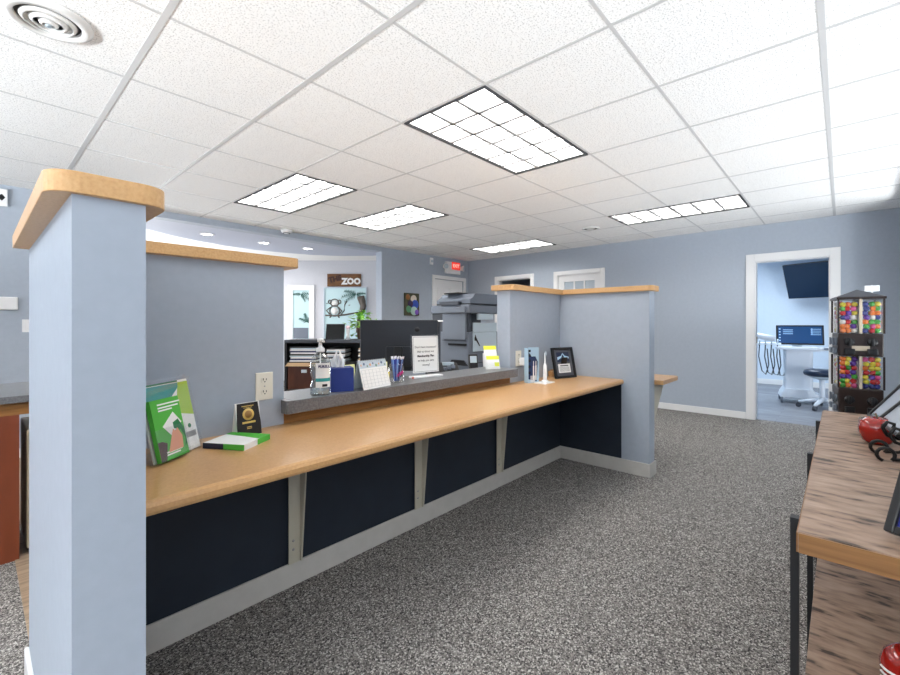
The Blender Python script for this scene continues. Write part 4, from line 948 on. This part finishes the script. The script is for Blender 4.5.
# gumballs: one mesh per colour, copied
gcols = [('red', (190, 36, 40)), ('orange', (226, 120, 40)), ('yellow', (222, 206, 60)), ('green', (70, 160, 60)), ('purple', (96, 50, 150)), ('pink', (214, 80, 140)), ('dark blue', (40, 50, 120)), ('white', (226, 222, 214))]
gme = {}
for nme, rgb in gcols:
    o = MB().ball((0, 0, 0), .0135, u=12, v=8).build('gumball', mat('gumball_' + nme.replace(' ', '_'), srgb(*rgb), .2, coat=.3)); gme[nme] = o
gw_ = Matrix.Translation((3.20, -.06, 0)) @ Matrix.Rotation(R(-81), 4, 'Z')
used = set()
def fill(side, tname, z0, z1, left):
    r = .0135; rows = int((z1 - z0 - .004) / (r * 1.75))
    sname = {'L': 'left', 'R': 'right'}[side]
    for k in range(rows):
        for c in range(3):
            for layer in range(2 if c < 4 else 1):
                if layer == 1 and k % 2: continue
                u = .0075 + r + c * .0255 + (.004 if k % 2 else 0)
                if u > hw - .012 - r * .6: u = hw - .008 - r
                x = -u if side == 'L' else u
                y = -hw + .021 + layer * .0275
                z = z0 + r + .0008 + k * r * 1.72
                if z + r > z1: continue
                nm = random.choices([g[0] for g in gcols], [5, 4, 3, 4, 4, 2, 2, 2] if side == 'L' else [3, 4, 4, 5, 2, 2, 3, 1])[0]
                src = gme[nm]; o = src if nm not in used else src.copy()
                if nm in used: scene.collection.objects.link(o)
                used.add(nm)
                o.location = gw_ @ Vector((x + random.uniform(-.001, .001), y + random.uniform(-.001, .001), z))
                tag(o, f'{nm} gumball in the {tname} {sname} window of the gumball tower', 'gumball', f'gumballs in the {tname} {sname} window')
    # side window (the machine's left face)
    if side == 'L':
        for k in range(rows):
            for c in range(4):
                y = -.012 + c * .0275; z = z0 + r + .0008 + k * r * 1.8
                if z + r > z1: continue
                nm = ['white', 'yellow', 'white', 'pink', 'white'][(k * 3 + c * 2) % 5]
                o = gme[nm].copy() if nm in used else gme[nm]
                if nm in used: scene.collection.objects.link(o)
                used.add(nm)
                o.location = gw_ @ Vector((-hw + .021, y, z)); tag(o, f'{nm} gumball in the {tname} side window of the gumball tower', 'gumball', f'gumballs in the {tname} side window')
fill('L', 'upper', Z[3], Z[4], True); fill('R', 'upper', Z[3], Z[4], True); fill('L', 'lower', Z[1], Z[2], True); fill('R', 'lower', Z[1], Z[2], True)
for nm, o in gme.items():
    if nm not in used: bpy.data.objects.remove(o)

# ------------------------------------------------------------------ operatory
t = thing('television', 'big black television angled on the operatory wall, seen through the doorway', 'television', (9.85, .24, 1.955), 0)
ang = math.degrees(math.atan2(-1.05, -.42))   # left end to right end
TVm = Matrix.Rotation(R(ang), 4, 'Z') @ Matrix.Rotation(R(20), 4, 'X')
MB().box(-.56, .56, -.025, .025, -.32, .32, bev=.006).xf(TVm).build('shell', M_blkp, t)
MB().box(-.55, .55, -.027, -.024, -.31, .31).xf(TVm).build('screen', col('tv_blue_black', 16, 36, 58, .12), t)
mb = MB(); mb.tube([(.03, 0, 0), (.3, -.02, 0), (.55, -.05, 0)], .025); mb.box(.53, .55, -.2, .1, -.15, .15); mb.build('wall_bracket', M_blkp, t)
W_ = col('unit_white', 226, 232, 240, .3)
t = thing('delivery_cart', 'white dental delivery cart with a tilted screen and hanging hoses', 'dental cart', (8.40, .50, .001), -90 + 9)
MB().prism(rrect(-.16, .17, -.15, .2, (.03,) * 4), .17, .80, 'z', bev=.01).build('column', W_, t)
MB().prism([(-.22, .08), (.30, .08), (.32, .11), (.2, .16), (.17, .22), (-.16, .22), (-.2, .15)], -.2, .24, 'y', bev=.01).build('base', W_, t)
for sx in (-.2, .26):
    for sy in (-.17, .2):
        MB().cyl((sx - .014, sy, .05), (sx + .014, sy, .05), .05, n=16).build('caster', M_grey, t)
MB().prism(rrect(-.26, .24, -.22, .22, (.05,) * 4), .80, .84, 'z', bev=.01).build('tray_top', W_, t)
MB().box(-.06, .06, .02, .08, .84, .93, bev=.008).build('screen_post', M_greyl, t)
TS = Matrix.Translation((.03, 0, .87)) @ Matrix.Rotation(R(-12), 4, 'X')
sc = MB().box(-.285, .285, -.012, .018, .0, .30, bev=.006).xf(TS).build('screen_frame', M_blkp, t)
ds = MB().box(-.262, .262, -.0135, -.012, .022, .278).xf(TS).build('display', mat('screen_blue', srgb(30, 60, 100), .2, emit=srgb(40, 84, 130), emit_s=.25), sc)
mb = MB()
for k in range(5): mb.box(-.25, -.23, -.0145, -.0135, .05 + .045 * k, .068 + .045 * k)
for k in range(3): mb.box(-.2 + .0 * k, -.08, -.0145, -.0135, .16 + .03 * k, .17 + .03 * k)
for k in range(4): mb.box(.13, .25, -.0145, -.0135, .15 + .028 * k, .158 + .028 * k); 
mb.box(.14, .15, -.0145, -.0135, .15, .25)
mb.xf(TS).build('interface_icons', mat('icon_blue', srgb(150, 190, 225), .4, emit=srgb(150, 190, 225), emit_s=.15), ds)
mb = MB(); mb.box(-.52, -.2, -.10, .08, .86, .895, bev=.008); mb.build('instrument_tray', W_, t)
for k in range(4):
    x = -.47 + .075 * k
    MB().tube([(x, -.08, .86), (x - .01, -.09, .68), (x + .03, -.1, .46 - .02 * k), (x + .08, -.06, .40), (x + .12, -.03, .55), (x + .10, -.02, .80)], .008).build('hose', M_greyd, t)
    MB().cyl((x, -.09, .87), (x, -.13, .95), .010).build('handpiece', M_greyl, t)
MB().tube([(-.16, .0, .80), (.2, -.02, .80), (.36, -.06, .82)], .03, 10).build('side_handle', W_, t)
MB().box(.30, .42, -.12, .0, .80, .835, bev=.008).build('cup_holder', M_grey, t)
t = thing('dental_arm', 'white arm of the dental chair reaching in at the left of the doorway', 'dental arm', (8.1, 1.15, .001))
MB().cyl((0, .1, 0), (0, .1, .06), .22, .2, n=28).build('foot', W_, t)
MB().cyl((0, .1, .06), (0, .1, .98), .05, n=18).build('post', W_, t)
MB().tube([(0, .1, 1.03), (-.05, -.05, 1.03), (-.02, -.22, 1.0), (.03, -.40, .96)], .045, 12).build('boom', W_, t)
MB().prism([(-.25, .30), (.0, .38), (.10, .62), (.14, .70), (.06, .72), (-.04, .46), (-.25, .40)], -.1, .08, 'y', bev=.015).build('leg_rest', W_, t)
t = thing('stool', 'round dark blue stool on a five wheeled base beside the dental cart', 'stool', (7.95, .20, .001))
MB().lathe([(0, .455), (.16, .455), (.2, .47), (.21, .50), (.20, .535), (.15, .55), (0, .553)], 32).build('seat', col('navy_vinyl', 30, 44, 66, .3), t)
MB().lathe([(0, .41), (.06, .41), (.14, .44), (.17, .458), (0, .458)], 24).build('seat_pan', M_greyl, t)
MB().cyl((0, 0, .12), (0, 0, .42), .032, n=18).build('column', W_, t)
for k in range(5):
    a = R(72 * k + 20); e = (.26 * math.cos(a), .26 * math.sin(a))
    lg = MB().tube([(0, 0, .13), (e[0] * .5, e[1] * .5, .105), (e[0], e[1], .075)], .025, 8, [.035, .026, .018]).build('leg', W_, t)
    MB().cyl((e[0] - .02 * math.sin(a), e[1] + .02 * math.cos(a), .032), (e[0] + .02 * math.sin(a), e[1] - .02 * math.cos(a), .032), .032, n=14).build('caster', M_greyd, lg)
t = thing('door_stop_plate', 'x', 'x'); bpy.data.objects.remove(t)
